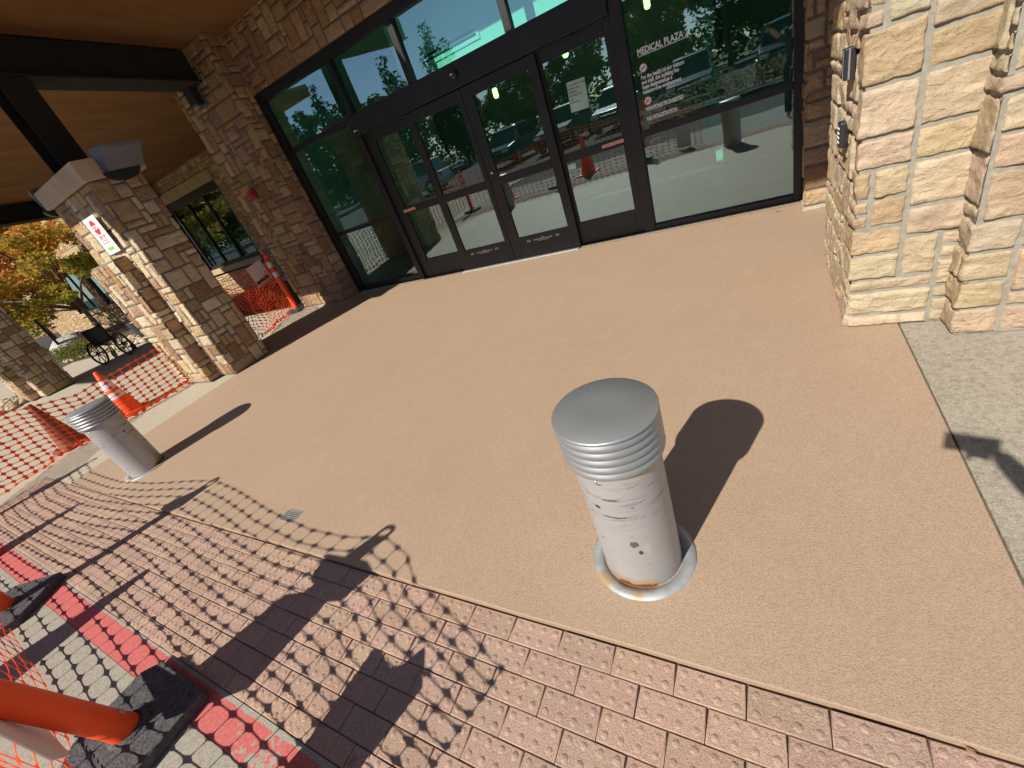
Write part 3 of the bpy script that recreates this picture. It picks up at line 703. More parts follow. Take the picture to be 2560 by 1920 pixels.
net('safety_net', [(-7.98, 5.03), (-7.75, 4.4), (-7.36, 3.75), (-7.12, 3.36)], [(0, 1.0), (.35, .78), (.7, .72), (1.3, .98), (2.0, .95)], 'crumpled orange plastic net between the stone pier and the back of the near column', 12, cw=.085, ch=.055, rows=17, tk=1.6, crum=.06, zlow=.05, drift=(-.3, -.1))
net('safety_net', [(-8.02, 5.1), (-9.0, 5.5), (-10.2, 5.7), (-11.6, 5.7)], [(0, 1.05), (1, .9), (2.4, .95), (3.8, .8)], 'orange net in the shade running left from the pier below the window', 14, cw=.10, ch=.06, rows=15, tk=1.4, crum=.05, zlow=.05, drift=(-.1, -.3))
# ================================================================ delineator posts
def channelizer(base, top, lbl, rz=0, sx=.46, sy=.40):
    base = Vector(base); top = Vector(top); ax = (top-base); L = ax.length; ax.normalize()
    t = thing('delineator_post', lbl, 'delineator post', tuple(base), 0, 'orange delineator posts holding the net')
    xa = (Vector((1, 0, 0))-ax*ax.x).normalized(); ya = ax.cross(xa); Q = Matrix((xa, ya, ax)).transposed().to_4x4()
    h = L-.13
    MB().lathe([(.040, .03), (.052, .05), (.055, .075), (.055, .09), (.052, .12), (.049, h*.6), (.046, h-.02), (.040, h), (.014, h+.008)], 32, M=Q, cap0=False).build('tube', M['orange'], t)
    hd = MB(); lp_ = []
    for k in range(13):
        a = PI*k/12; lp_.append(Q @ Vector((.034*math.cos(a), 0, h+.105+.026*math.sin(a))))
    lp_ = [Q @ Vector((.034, 0, h))] + lp_ + [Q @ Vector((-.034, 0, h))]
    hd.tube(lp_, .011, 10); hd.prism([tuple(Q @ Vector(p)) for p in ((-.034, -.009, h-.01), (.034, -.009, h-.01), (.034, -.009, h+.055), (-.034, -.009, h+.055))], Q.to_3x3() @ Vector((0, .018, 0))); hd.build('handle', M['orange'], t)
    for a, b in ((.60, .68), (.76, .84)):
        r0, r1 = .0475-.004*a, .0475-.004*b; MB().lathe([(.0505, L*a), (.0492, L*b)], 32, M=Q, cap0=False, cap1=False).build('reflective_band', M['band'], t)
    st_ = MB(); st_.v = [tuple(Q @ Vector((.0545*math.cos(a), .0545*math.sin(a), z))) for z in (.135, .165) for a in (1.0, 1.2, 1.4, 1.6)]; st_.f = [(k, k+1, k+5, k+4) for k in range(3)]; st_.c = [None]*3; st_.sm = [True]*3
    st_.build('clear_sticker', plain('clear_sticker_film', (.70, .36, .26), .3, bump=0), t)
    R = Matrix.Rotation(rz, 4, 'Z'); rb = MB()
    c = .07; o = [(-sx/2+c, -sy/2), (sx/2-c, -sy/2), (sx/2, -sy/2+c), (sx/2, sy/2-c*.1), (sx/2-c*.1, sy/2), (-sx/2+c, sy/2), (-sx/2, sy/2-c), (-sx/2, -sy/2+c)]
    rb.prism([tuple(R @ Vector((a, b, 0))) for a, b in o], (0, 0, .052))
    for k in range(9):
        for s in (-1, 1):
            xx = -sx/2+.06+k*(sx-.12)/8
            rb.box(-.012, .012, -.0025, .0025, .0515, .0555, M=R @ Matrix.Translation((xx, s*(sy/2-.09), 0)) @ Matrix.Rotation(.6*s+.1*k, 4, 'Z'))
            rb.box(-.012, .012, -.0025, .0025, .0515, .0555, M=R @ Matrix.Translation((xx, s*(sy/2-.035), 0)) @ Matrix.Rotation(-.5*s, 4, 'Z'))
    rb.lathe([(.085, .052), (.080, .062), (.058, .066)], 24, M=R, cap0=False, cap1=False)
    rb.build('rubber_base', M['rubber'], t, bevel=.006, recalc=True)
    return t
channelizer((-2.370, -.235, 0), (-2.215, -.40, 1.18), 'leaning orange delineator post nearest the camera on a square black rubber base', 0, .48, .43)
channelizer((-4.48, -.245, 0), (-4.325, -.22, 1.12), 'orange delineator post on a skewed black rubber base at the left edge of the kerb', .5, .48, .42)
channelizer((-7.20, -.24, 0), (-7.19, -.22, 1.10), 'orange delineator post at the corner where the two nets meet', .2)
channelizer((-8.02, 5.12, 0), (-8.03, 5.14, 1.20), 'orange delineator post with white bands leaning by the stone pier', .4, .40, .34)
def board(name, pts, lbl, mat='white', thick=.004, parts=()):
    o = MB().prism(pts, thick, M and None).build(name, M[mat], recalc=True); tag(o, lbl, 'sign'); return o
# sign boards tied to the posts
def sheet(corners, n, lbl, name='sign_board', m='white'):
    a = Vector(corners[1])-Vector(corners[0]); b = Vector(corners[-1])-Vector(corners[0]); d = a.cross(b).normalized()*.004
    o = MB().prism(corners, d).build(name, M[m], recalc=True); return tag(o, lbl, 'sign')
sheet([(x, -.355, z) for x, z in ((-2.70, .284), (-2.26, .231), (-2.09, .371), (-2.135, .684), (-2.15, .73), (-2.072, .757), (-2.05, .924), (-2.134, .955), (-2.43, .938), (-2.448, .901), (-2.40, .80), (-2.27, .76), (-2.435, .702), (-2.478, .336), (-2.714, .327))], 0, 'white sign board tied to the post nearest the camera, its back to the road')
sheet([(-4.50, -.27, .80), (-4.36, -.262, .78), (-4.28, -.255, .90), (-4.30, -.25, 1.05), (-4.38, -.255, 1.04), (-4.50, -.265, .93)], 0, 'white sign board tied to the post at the left edge')
sheet([(-7.34, -.27, .62), (-7.16, -.262, .60), (-7.10, -.255, .80), (-7.14, -.25, .95), (-7.30, -.262, .84)], 0, 'white sign board on the corner post of the nets')
sheet([(-1.60, -.30, .02), (-1.32, -.29, .02), (-1.335, -.30, .55), (-1.46, -.31, .67), (-1.50, -.30, .555), (-1.67, -.30, .60), (-1.60, -.30, .3)], 0, 'unseen curled sheet of board shaped for its forked shadow at the right end of the front net')  # unseen sheet, its outline shaped to cast the forked shadow
fb = sheet([(-8.045, 5.04, .755), (-8.255, 4.83, .675), (-8.275, 4.81, 1.045), (-8.060, 5.025, 1.115)], 0, 'small pinkish notice hanging behind the delineator post by the pier', m='pinknote')
o = MB().prism([(-8.060, 5.020, .775), (-8.245, 4.835, .705), (-8.247, 4.833, .765), (-8.062, 5.018, .835)], (.0015, -.0015, 0)).build('black_band', M['blackplastic'], fb, recalc=True)
# ================================================================ traffic cones
def cone(x, y, h, lbl, mat='orange', bands=True, lean=(0, 0), rz=.3, seed=1):
    t = thing('traffic_cone', lbl, 'traffic cone', (x, y, 0), rz, 'traffic cones behind the net')
    Q = Matrix.Rotation(lean[0], 4, 'X') @ Matrix.Rotation(lean[1], 4, 'Y'); r0, r1 = .145*h/.70, .028
    MB().lathe([(r0+.012, .025), (r0, .05), (r0*.97, .07), (r1, h-.01), (r1*.8, h), (r1*.5, h+.001)], 32, M=Q, cap0=False).build('cone_body', M[mat], t)
    b = MB(); s = .19*h/.7; b.prism([(-s, -s+.03, 0), (-s+.03, -s, 0), (s-.03, -s, 0), (s, -s+.03, 0), (s, s-.03, 0), (s-.03, s, 0), (-s+.03, s, 0), (-s, s-.03, 0)], (0, 0, .032))
    b.build('cone_base', M[mat] if mat != 'orange' else M['orange'], t, bevel=.006, recalc=True)
    if bands:
        def rr(z): return r0*.97+(r1-r0*.97)*(z-.07)/(h-.08)+.0015
        for a, c in ((.60, .80), (.40, .53)):
            MB().lathe([(rr(h*a), h*a), (rr(h*c), h*c)], 32, M=Q, cap0=False, cap1=False).build('reflective_collar', M['band'], t)
    return t
cone(-7.985, 1.90, .70, 'bright orange traffic cone with two white collars behind the far bollard')
cone(-8.12, 1.19, .70, 'faded orange traffic cone in painted brown shade, without bands, left of the far bollard', 'orange_old', False, (.03, -.02))
cone(-3.85, -.75, .90, 'tall orange cone standing outside the frame by the kerb net', 'orange', False)
cone(-5.93, -.26, .68, 'orange cone outside the frame on the kerb between two posts', 'orange', False)
# ================================================================ small fixtures
dr = thing('drain_grate', 'small square metal drain grate set in the tan slab', 'drain', (-2.675, .862, .017))
g = MB(); g.box(-.072, .072, -.045, -.039, 0, .003); g.box(-.072, .072, .039, .045, 0, .003); g.box(-.072, -.066, -.039, .039, 0, .003); g.box(.066, .072, -.039, .039, 0, .003)
for k in range(6): g.box(-.066, .066, -.034+k*.0125, -.029+k*.0125, .0005, .0028)
for k in range(4): g.box(-.045+k*.028, -.041+k*.028, -.039, .039, .0003, .0026)
g.build('grate', M['alu2'], dr); MB().box(-.066, .066, -.039, .039, -.0005, .0002).build('well', M['blackplastic'], dr)
# wall lights on the near column cap
def wall_light(x, y, z, side, lbl):
    t = thing('wall_light', lbl, 'wall light', (x, y, z), 0, 'wall lights on the near stone column')
    s = side; b = MB(); h = .23
    b.prism([(s*.002, -h, -.10), (s*.075, -h+.03, -.10), (s*.225, -h+.06, .09), (s*.235, -h+.05, .125), (s*.02, -h, .15), (s*.002, -h, .15)], (0, 2*h-.07, 0))
    b.build('housing', M['fixture'], t, bevel=.004, recalc=True)
    d = MB(); seg = []
    for k in range(17):
        a = PI*k/16; seg.append((.19*math.cos(a), -.12*math.sin(a)))
    d.prism([(s*.002, p-.06, -.101+q*.9) for p, q in seg], (s*.07, 0, 0)); d.build('lens', M['blackplastic'], t, recalc=True)
    return t
wall_light(-6.375, 3.14, 2.755, 1, 'grey wedge wall light on the shaded side of the near stone column cap')
wall_light(-7.755, 2.90, 2.735, -1, 'grey wedge wall light poking out on the far side of the near column cap')
t = thing('security_camera', 'black boxy security camera high on the stone pier under the beam', 'security camera', (-7.23, 5.10, 3.51))  # box-shaped security camera on a back plate
MB().box(-.095, .095, -.13, .0, -.14, .14).build('housing', M['blackplastic'], t, bevel=.02)
MB().box(-.11, .11, -.0, .03, -.17, .17).build('back_plate', M['fixture'], t, bevel=.004); MB().box(-.05, .05, -.115, -.07, -.155, -.141).build('lens', M['silver'], t, bevel=.004)
t = thing('fire_alarm_horn', 'small red fire alarm horn on the stone pier', 'alarm', (-7.28, 5.10, 2.09))
MB().box(-.055, .055, -.03, .03, -.07, .07).build('housing', M['horn'], t, bevel=.006); MB().lathe([(.015, 0), (.03, .03), (.055, .06)], 20, M=Matrix.Translation((.01, -.03, -.005)) @ Matrix.Rotation(PI/2, 4, 'X')).build('horn_cone', M['horn'], t)
t = thing('door_sensor', 'small black motion sensor on the header above the sliding doors', 'sensor', (-3.1, 5.41, 2.33))
MB().lathe([(.062, 0), (.060, .02), (.045, .045), (.02, .055)], 28, M=Matrix.Rotation(PI/2, 4, 'X') @ Matrix.Scale(.85, 4, (0, 1, 0))).build('housing', M['blackplastic'], t); MB().box(-.02, .02, -.059, -.052, .002, .014).build('window', M['silver'], t)
t = thing('card_reader', 'black card reader with a silver stripe, the upper pad on the right column', 'card reader', (.405, 3.03, 1.33))
MB().box(-.052, -.006, -.04, .04, -.066, .066).build('housing', M['blackplastic'], t, bevel=.005); MB().box(-.0545, -.0515, -.012, -.004, -.062, .062).build('silver_strip', M['silver'], t)
MB().box(-.036, -.029, -.0435, -.0395, -.064, .064).build('side_strip', M['silver'], t)
t = thing('door_keypad', 'black keypad with white dots, the lower pad on the right column', 'keypad', (.385, 3.08, 1.01))
MB().box(-.030, -.0, -.04, .04, -.062, .062).build('housing', M['blackplastic'], t, bevel=.008)
d = MB()
for k in range(4):
    for c in range(3): d.box(-.0325, -.0295, -.026+c*.02, -.018+c*.02, -.036+k*.022, -.029+k*.022)
d.build('key_dots', M['white'], t)
# fallen leaves
for k, (x, y, z, s) in enumerate(((-.12, 5.35, .017, .05), (.13, 5.25, .017, .05), (.40, .66, .004, .03), (-1.26, .05, .003, .05), (-3.2, 5.0, .017, .03), (-5.0, 4.75, .017, .03))):
    r = random.Random(k); lf = MB(); pts = [(-1, 0), (-.5, .3), (.1, .36), (.6, .2), (1, 0), (.55, -.22), (0, -.3), (-.55, -.25)]; a = r.uniform(0, 6)
    lf.v = [(s*.5*(p*math.cos(a)-q*math.sin(a)), s*.5*(p*math.sin(a)+q*math.cos(a)), .003+.25*s*abs(q)+.05*s*abs(p)) for p, q in pts]; lf.v.append((0, 0, .002)); lf.f = [(i, (i+1) % 8, 8) for i in range(8)]; lf.c = [None]*8; lf.sm = [True]*8
    o = lf.build('fallen_leaf', M['dryleaf'] if 'dryleaf' in M else M.setdefault('dryleaf', plain('dry_leaf', (.38, .19, .11), .8)), loc=(x, y, z), solid=.0008)
    tag(o, ['dry red leaf by the sill below the lettered pane', 'dry red leaf on the slab near the right pilaster', 'curled pale leaf lying on the slab edge at the lower right', 'small brown leaf in the joint by the red kerb', 'tiny dry leaf on the slab in front of the sliding doors', 'tiny dry leaf on the slab near the left sidelight'][k], 'leaf', 'fallen leaves on the paving')
# ================================================================ lettering
def text(s, size, m, loc, parent=None, name='lettering', ax='C', rot=(PI/2, 0, 0), off=0.0, sx=1, shear=0, ex=.0006, line=1.0):
    c = bpy.data.curves.new(name, 'FONT'); c.body = s; c.size = size; c.extrude = ex; c.align_x = {'C': 'CENTER', 'L': 'LEFT'}[ax]; c.offset = off; c.shear = shear; c.space_line = line
    c.resolution_u = 3
    o = bpy.data.objects.new(name, c); C.objects.link(o); dg = bpy.context.evaluated_depsgraph_get()
    me = bpy.data.meshes.new_from_object(o.evaluated_get(dg)); bpy.data.objects.remove(o)
    me.materials.clear(); me.materials.append(m); q = link(bpy.data.objects.new(name, me))
    q.location = loc; q.rotation_euler = rot; q.scale = (sx, 1, 1); q.parent = parent; return q
GY = 5.4885
wl = thing('window_lettering', 'white vinyl notice naming Medical Plaza 2 on the tall pane right of the doors', 'lettering', (-.8, GY, 1.5))
def wt(s, size, x, z, **k):
    return text(s, size, k.pop('m', M['letter']), (x+.8, 0, z-1.5), wl, **k)
wt('MEDICAL PLAZA 2', .078, -1.048, 1.783, ax='L', off=.0024, sx=.755)
MB().box(-1.045+.8, -.565+.8, -.001, 0, 1.768-1.5, 1.774-1.5).build('underline', M['letter'], wl)
wt('For the health of our visitors\nand staff, this building has\nbeen designated as a\ntobacco-free environment.', .050, -1.045, 1.572, ax='L', off=.0016, sx=.71, line=.86)
wt('WEAPONS PROHIBITED', .050, -1.045, 1.283, ax='L', off=.0020, sx=.72)
wt('NO SOLICITATION', .050, -1.045, 1.193, ax='L', off=.0020, sx=.72)
def disc(x, z, r, m, nm, y=0, inner=0):
    b = MB(); RM = Matrix.Translation((x+.8, y, z-1.5)) @ Matrix.Rotation(PI/2, 4, 'X')
    b.lathe([(max(inner, .0001), 0), (r, 0), (r, .0008), (max(inner, .0001), .0008)], 40, M=RM, cap0=False, cap1=False, smooth=False); return b.build(nm, m, wl)
for (x, z, k) in ((-1.010, 1.668, 0), (-1.010, 1.372, 1)):
    disc(x, z, .038, M['letter'], 'sign_disc'); disc(x, z, .0385, M['redink'], 'red_ring', -.001, .0345)
    b = MB()
    if k == 0: b.box(-.022, .022, -.0018, -.0008, -.003, .003, M=Matrix.Translation((x+.8, 0, z-1.5)) @ Matrix.Rotation(-.1, 4, 'Y'))
    else:
        b.prism([(x+.8-.022, -.0008, z-1.5-.002), (x+.8+.022, -.0008, z-1.5+.008), (x+.8+.020, -.0008, z-1.5+.015), (x+.8-.012, -.0008, z-1.5+.006), (x+.8-.012, -.0008, z-1.5-.001)], (0, -.001, 0))
        b.prism([(x+.8-.022, -.0008, z-1.5-.018), (x+.8-.012, -.0008, z-1.5-.018), (x+.8-.006, -.0008, z-1.5+.000), (x+.8-.020, -.0008, z-1.5-.002)], (0, -.001, 0))
    b.build('pictogram', M['blackplastic'], wl, recalc=True)
    MB().box(-.035, .035, -.0026, -.0016, -.0022, .0022, M=Matrix.Translation((x+.8, 0, z-1.5)) @ Matrix.Rotation(-.75 if k == 0 else .75, 4, 'Y')).build('slash', M['redink'], wl)
# faint hours lettering in the lower pane
hl = thing('hours_lettering', 'faint frosted lettering with CALL 911 and opening hours on the lower right pane', 'lettering', (-.9, GY, .8))
def ht_(s, size, x, z, m=M['letterdim'], **k): return text(s, size, m, (x+.9, 0, z-.8), hl, **k)
ht_('UrgentCare', .032, -1.08, .985, ax='L', shear=.3); b = MB()
for k in range(6):
    b.box(0, .028, -.0008, 0, -.0018, .0018, M=Matrix.Translation((-1.035+.9, 0, .925-.8)) @ Matrix.Rotation(k*PI/3+.2, 4, 'Y'))
b.build('star_mark', M['letterdim'], hl)
ht_('IN AN EMERGENCY', .016, -1.05, .850, ax='L'); ht_('CALL 911', .026, -1.05, .820, ax='L'); ht_('AFTER HOURS PHONE', .014, -1.05, .782, ax='L'); ht_('303.960.0064', .026, -1.05, .752, ax='L')
ht_('BUSINESS HOURS', .016, -.86, .832, ax='L'); ht_('Mon-Fri  8am - 4pm\nSat  9am - 12pm\nSun  Closed', .021, -.86, .806, ax='L', line=1.25)
# paper notice inside the right sidelight
pn = thing('paper_notice', 'white paper notice taped inside the right sidelight glass', 'notice', (-1.73, 5.482, 1.66))
MB().box(-.105, .105, .016, .017, -.145, .145).build('sheet', plain('notice_paper', (.42, .60, .52), .7, bump=0), pn)
text('THIS DOOR CLOSED\nPLEASE WALK\nAROUND\nBUILDING TO\nWEST\nENTRANCE', .026, M['blackplastic'], (-.095, .0155, .10), pn, ax='L', line=1.25, sx=.85)
pn.rotation_euler = (0, .05, 0)
# small door stickers
for x0, x1, z, nm in ((-4.735, -4.50, 1.085, 'red and white caution strip on the left sidelight rail'), (-1.575, -1.325, 1.085, 'red and white caution strip on the right sidelight rail')):
    t = thing('caution_sticker', nm, 'sticker', ((x0+x1)/2, 5.4845, z), 0, 'caution strips on the door rails'); hw = (x1-x0)/2
    MB().box(-hw, hw, -.001, 0, -.017, .017).build('strip', plain('caution_strip', (.75, .42, .36), .5, bump=0), t)
    text('CAUTION STAND BACK', .027, M['redink'], (0, -.0012, -.009), t, sx=.72)
for xc, nm in ((-3.56, 'white automatic door caution lettering on the bottom rail of the left sliding door'), (-2.59, 'white automatic door caution lettering on the bottom rail of the right sliding door')):
    t = thing('door_lettering', nm, 'lettering', (xc, 5.4315, .235), 0, 'caution lettering on the sliding doors')
    text('CAUTION AUTOMATIC SLIDING DOOR', .023, M['letter'], (0, -.0003, 0), t, sx=.70); text('STAND CLEAR KEEP MOVING', .014, M['letter'], (0, -.0003, -.017), t, sx=.9); text('DOOR', .014, M['letter'], (0, -.0003, .022), t)
    for s in (-1, 1):
        b = MB()
        for k in range(3):
            x = s*(.19+k*.020); d_ = s*.010
            b.prism([(x, -.0012, .022), (x+.006*s, -.0012, .022), (x+d_+.006*s, -.0012, .008), (x+.006*s, -.0012, -.006), (x, -.0012, -.006), (x+d_, -.0012, .008)], (0, .0008, 0))
        b.build('chevrons', M['letter'], t, recalc=True)
t = thing('header_badge', 'small white maker badge at the left end of the door header', 'badge', (-4.88, 5.4085, 2.27))
MB().lathe([(.012, 0), (.012, .001)], 16, M=Matrix.Translation((-.03, 0, 0)) @ Matrix.Rotation(PI/2, 4, 'X')).build('badge_dot', M['letter'], t); text('stanz', .022, M['letter'], (.012, -.0005, -.006), t)
t = thing('blue_sticker', 'small pale sticker low on the right sidelight glass', 'sticker', (-1.98, 5.4965, .98)); MB().box(-.05, .05, -.001, 0, -.03, .03).build('sticker', plain('pale_sticker', (.5, .7, .65), .5, bump=0), t)
# stop sign sheet on the near column
sx0, sx1, sz0, sz1 = -7.118, -6.768, 1.916, 2.352
sg = thing('stop_sign', 'white sheet with a red STOP octagon and a green arrow on the near column', 'sign', ((sx0+sx1)/2, 2.688, (sz0+sz1)/2))
W, H = (sx1-sx0)/2, (sz1-sz0)/2
MB().box(-W, W, 0, .006, -H, H).build('board', M['white'], sg, bevel=.001)
oc = [(.088*math.cos(PI/8+k*PI/4), -.0012, .088*math.sin(PI/8+k*PI/4)+.098) for k in range(8)]
MB().prism(oc, (0, .0008, 0)).build('octagon', M['redink'], sg, recalc=True)
text('STOP', .068, M['letter'], (0, -.0018, .075), sg, off=.0015)
text('KEEP OFF', .046, M['redink'], (0, -.0008, -.030), sg, off=.0008); MB().box(-.105, .105, -.001, 0, -.040, -.036).build('underline', M['redink'], sg)
text('WET COATING', .022, M['redink'], (0, -.0008, -.068), sg); text('USE OTHER ENTRANCE', .020, M['redink'], (0, -.0008, -.095), sg)
MB().prism([(-.105, -.0012, -.160), (-.055, -.0012, -.122), (-.055, -.0012, -.142), (.085, -.0012, -.142), (.085, -.0012, -.178), (-.055, -.0012, -.178), (-.055, -.0012, -.198)], (0, .0008, 0)).build('arrow', M['greenink'], sg, recalc=True)
# ================================================================ trees and planting
def leaves(mb, cs, n, size, colf, rnd, flat=.5):
    for _ in range(n):
        c, r = rnd.choice(cs)
        while True:
            d = Vector((rnd.uniform(-1, 1), rnd.uniform(-1, 1), rnd.uniform(-1, 1)))
            if d.length < 1: break
        p = c+Vector((d.x*r[0], d.y*r[1], d.z*r[2])); s = size*rnd.uniform(.6, 1.3)
        a = Vector((rnd.gauss(0, 1), rnd.gauss(0, 1), rnd.gauss(0, flat))).normalized(); b = a.cross(Vector((rnd.gauss(0, 1), rnd.gauss(0, 1), rnd.gauss(0, 1)))).normalized()
        mb.quadp(tuple(p-a*s), tuple(p-b*s*.5), tuple(p+a*s), tuple(p+b*s*.5), colf(p, rnd))
def tree(name, lbl, cat, loc, h, crown, n, size, colf, seed, trunk_h, tr=.12, clumps=40, cr=.35, group=None, n_limb=9, lean=0):
    rnd = random.Random(seed); t = thing(name, lbl, cat, loc, 0, group); cx, cy, cz, rx, ry, rz = crown
    cs = []
    for _ in range(clumps):
        while True:
            d = Vector((rnd.uniform(-1, 1), rnd.uniform(-1, 1), rnd.uniform(-1, 1)))
            if .25 < d.length < 1: break
        c = Vector((cx+d.x*rx, cy+d.y*ry, cz+d.z*rz)); q = rnd.uniform(.6, 1.25)*cr
        cs.append((c, (rx*q, ry*q, rz*q*.7)))
    mb = MB(); leaves(mb, cs, n, size, colf, rnd); mb.build('crown', M['leaf'], t)
    tk = MB(); top = Vector((lean, 0, trunk_h)); tk.tube([(0, 0, -.1), (lean*.3, 0, trunk_h*.4), tuple(top)], [tr, tr*.85, tr*.7], 10)
    for k in range(n_limb):
        c = rnd.choice(cs)[0]; m_ = top.lerp(c, .45)+Vector((0, 0, (c.z-top.z)*.12)); tk.tube([tuple(top-Vector((0, 0, .1))), tuple(m_), tuple(c)], [tr*.5, tr*.28, tr*.08], 7)
        for _ in range(2):
            e = c+Vector((rnd.uniform(-1, 1)*rx*.3, rnd.uniform(-1, 1)*ry*.3, rnd.uniform(0, 1)*rz*.3)); tk.tube([tuple(m_), tuple(e)], [tr*.18, tr*.05], 5)
    tk.build('trunk', M['bark'], t); return t
def autumn(p, r):
    a = p.z/4.6+(-p.x)/16+r.uniform(-.32, .32)
    if a < .34: c = (.28, .31, .045)
    elif a < .58: c = (.46, .37, .06)
    elif a < .85: c = (.62, .29, .06)
    else: c = (.55, .18, .07)
    q = r.uniform(.55, 1.2); return tuple(x*q for x in c)
tree('autumn_tree', 'orange and yellow autumn maple in front of the sunlit far wall', 'tree', (-21.4, 6.2, .1), 5, (-.6, -.6, 3.1, 4.6, 1.9, 1.75), 15000, .085, autumn, 4, 1.25, .10, 60, .21, n_limb=16)
tree('autumn_tree', 'second orange autumn tree further left behind the far stone column', 'tree', (-26.0, 6.0, .1), 5, (0, -.3, 2.9, 3.6, 1.8, 1.9), 6000, .10, autumn, 9, 1.1, .10, 34, .28)
def green(p, r):
    q = r.uniform(.4, 1.25); c = r.choice([(.035, .075, .018), (.05, .09, .02), (.09, .11, .025), (.02, .05, .015)]); return tuple(x*q for x in c)
def yell(p, r):
    q = r.uniform(.4, 1.2); c = r.choice([(.16, .13, .02), (.10, .11, .02), (.05, .08, .02), (.22, .13, .02)]); return tuple(x*q for x in c)
gt = tree('parking_lot_tree', 'tall green tree across the parking lot, seen only in the glass', 'tree', (6, -34, 0), 11, (0, 0, 6.6, 3.6, 3.6, 4.6), 9000, .22, green, 21, 2.5, .25, 50, .3, group='trees across the parking lot')
yt = tree('parking_lot_tree', 'yellowing round tree across the parking lot, seen only in the glass', 'tree', (-14, -32, 0), 8, (0, 0, 4.6, 3.2, 3.2, 3.2), 7000, .2, yell, 22, 1.8, .2, 40, .32, group='trees across the parking lot')
ct = tree('parking_lot_tree', 'narrow pointed tree across the parking lot, seen only in the glass', 'tree', (-30, -30, 0), 10, (0, 0, 5.6, 1.5, 1.5, 5), 5000, .18, green, 23, 1.2, .18, 44, .34, group='trees across the parking lot')
for src, x, y, s, rz in ((gt, 12, -30, 1.15, 1), (gt, -2, -38, .9, 2), (gt, 20, -26, 1.2, 3), (gt, -9, -46, 1.1, 2.5), (yt, -21, -36, 1.05, 1), (yt, -7, -31, .85, 2), (yt, -29, -38, 1.1, 4), (yt, -38, -34, 1.2, 2), (yt, 2, -33, .8, 5),
                         (ct, -36, -26, 1, 1), (gt, -46, -30, 1.0, 1), (yt, -52, -40, 1.2, 0), (gt, -62, -34, 1.2, 3), (yt, -16, -26, .75, 3), (ct, -26, -32, 1.1, 2), (yt, -46, -22, .9, 2), (gt, 30, -34, 1.3, 0), (gt, 8, -22, .95, 4), (yt, -72, -30, 1.4, 1), (yt, -41, -8, 1.2, 2), (yt, -35, -11, 1.1, 5), (yt, -48, -4.5, 1.3, 1)):
    c = copy_tree(src); c.location = (x, y, 0); c.scale = (s, s, s); c.rotation_euler = (0, 0, rz)
    c['label'] = {gt: 'tall green', yt: 'yellowing round', ct: 'narrow pointed'}[src]+' tree of the row beyond the lot, %s' % ('far left in the glass' if x < -25 else 'behind the parked cars' if x < 1 else 'right in the glass'); c['group'] = 'trees across the parking lot'
hr = random.Random(77); hg = MB()      # far tree line on the other side of the lot
cs = [(Vector((x, -46+3*math.sin(x*.1), 1.9)), (4.5, 2, 2.6+1.0*math.sin(x*.33))) for x in range(-120, 70, 4)]
leaves(hg, cs, 22000, .34, green, hr); tag(hg.build('tree_line', M['leaf']), 'distant band of trees across the road behind the camera', 'trees', kind='stuff')
sb_ = MB(); leaves(sb_, [(Vector((x, -8.6, .45)), (.7, .5, .45)) for x in range(-3, 12, 1)], 5000, .06, lambda p, r: tuple(x*r.uniform(.6, 1.2) for x in (.30, .26, .14)), hr)
tag(sb_.build('ornamental_grass', M['leaf']), 'dry ornamental grass bed at the lot edge behind the camera', 'grass', kind='stuff')
tag(MB().box(-4, 13, -9.6, -7.4, -.03, .10).build('planting_island', M['soil']), kind='structure')
tag(MB().box(-190, 140, -120, -44, -.029, .0).build('lawn', plain('dry_lawn', (.10, .12, .04), .95, var=.3)), kind='structure')
# planting bed by the far wall
def blob_outline(cx, cy, rx, ry, n=28, seed=0):
    return [(cx+rx*math.cos(2*PI*k/n)*(1+.12*noise.noise(Vector((k*.8, seed, 0)))), cy+ry*math.sin(2*PI*k/n)*(1+.12*noise.noise(Vector((k*.8, seed, 5))))) for k in range(n)]
bed = MB(); bed.prism([(x, y, -.05) for x, y in [(-34, 8.19), (-34, 5.2), (-22, 3.9), (-17.6, 4.45), (-15.2, 5.0), (-9.2, 5.5), (-7.9, 5.65), (-7.85, 8.19)]], (0, 0, .07))
tag(bed.build('planting_bed', M['soil'], recalc=True), kind='structure')
def rock(mb, c, s, rnd, col=None):
    n0 = len(mb.v); bm = bmesh.new(); bmesh.ops.create_icosphere(bm, subdivisions=2 if s[0] > .2 else 1, radius=1); sd_ = Vector((rnd.uniform(0, 99), 0, 0)); rz = rnd.uniform(0, PI)
    for v in bm.verts:
        p = v.co*(1+.25*noise.noise(v.co*1.3+sd_)); x, y = p.x*s[0], p.y*s[1]
        mb.v.append((c[0]+x*math.cos(rz)-y*math.sin(rz), c[1]+x*math.sin(rz)+y*math.cos(rz), c[2]+p.z*s[2]))
    for f_ in bm.faces: mb.face(tuple(n0+v.index for v in f_.verts), col, True)
    bm.free()
rr = random.Random(6); cb = MB()
for _ in range(420):
    u = rr.random(); x = -19.6+u*5.2; y = 4.25+u*.75+rr.uniform(0, 1.0); rock(cb, (x, y, .04+rr.uniform(0, .05)), (rr.uniform(.06, .14), rr.uniform(.05, .1), rr.uniform(.04, .07)), rr)
tag(cb.build('cobble_bed', M['peb']), 'bed of tan river cobbles beside the wheelchair', 'cobbles', kind='stuff')
cb = MB()
for _ in range(230):
    a = rr.uniform(0, 2*PI); q = math.sqrt(rr.random()); x = -15.9+1.1*q*math.cos(a); y = 1.95+.55*q*math.sin(a); rock(cb, (x, y, .05+.12*(1-q)), (rr.uniform(.06, .13), rr.uniform(.05, .1), rr.uniform(.04, .07)), rr)
tag(cb.build('cobble_bed', M['peb']), 'heap of tan river cobbles left of the far stone column', 'cobbles', kind='stuff')
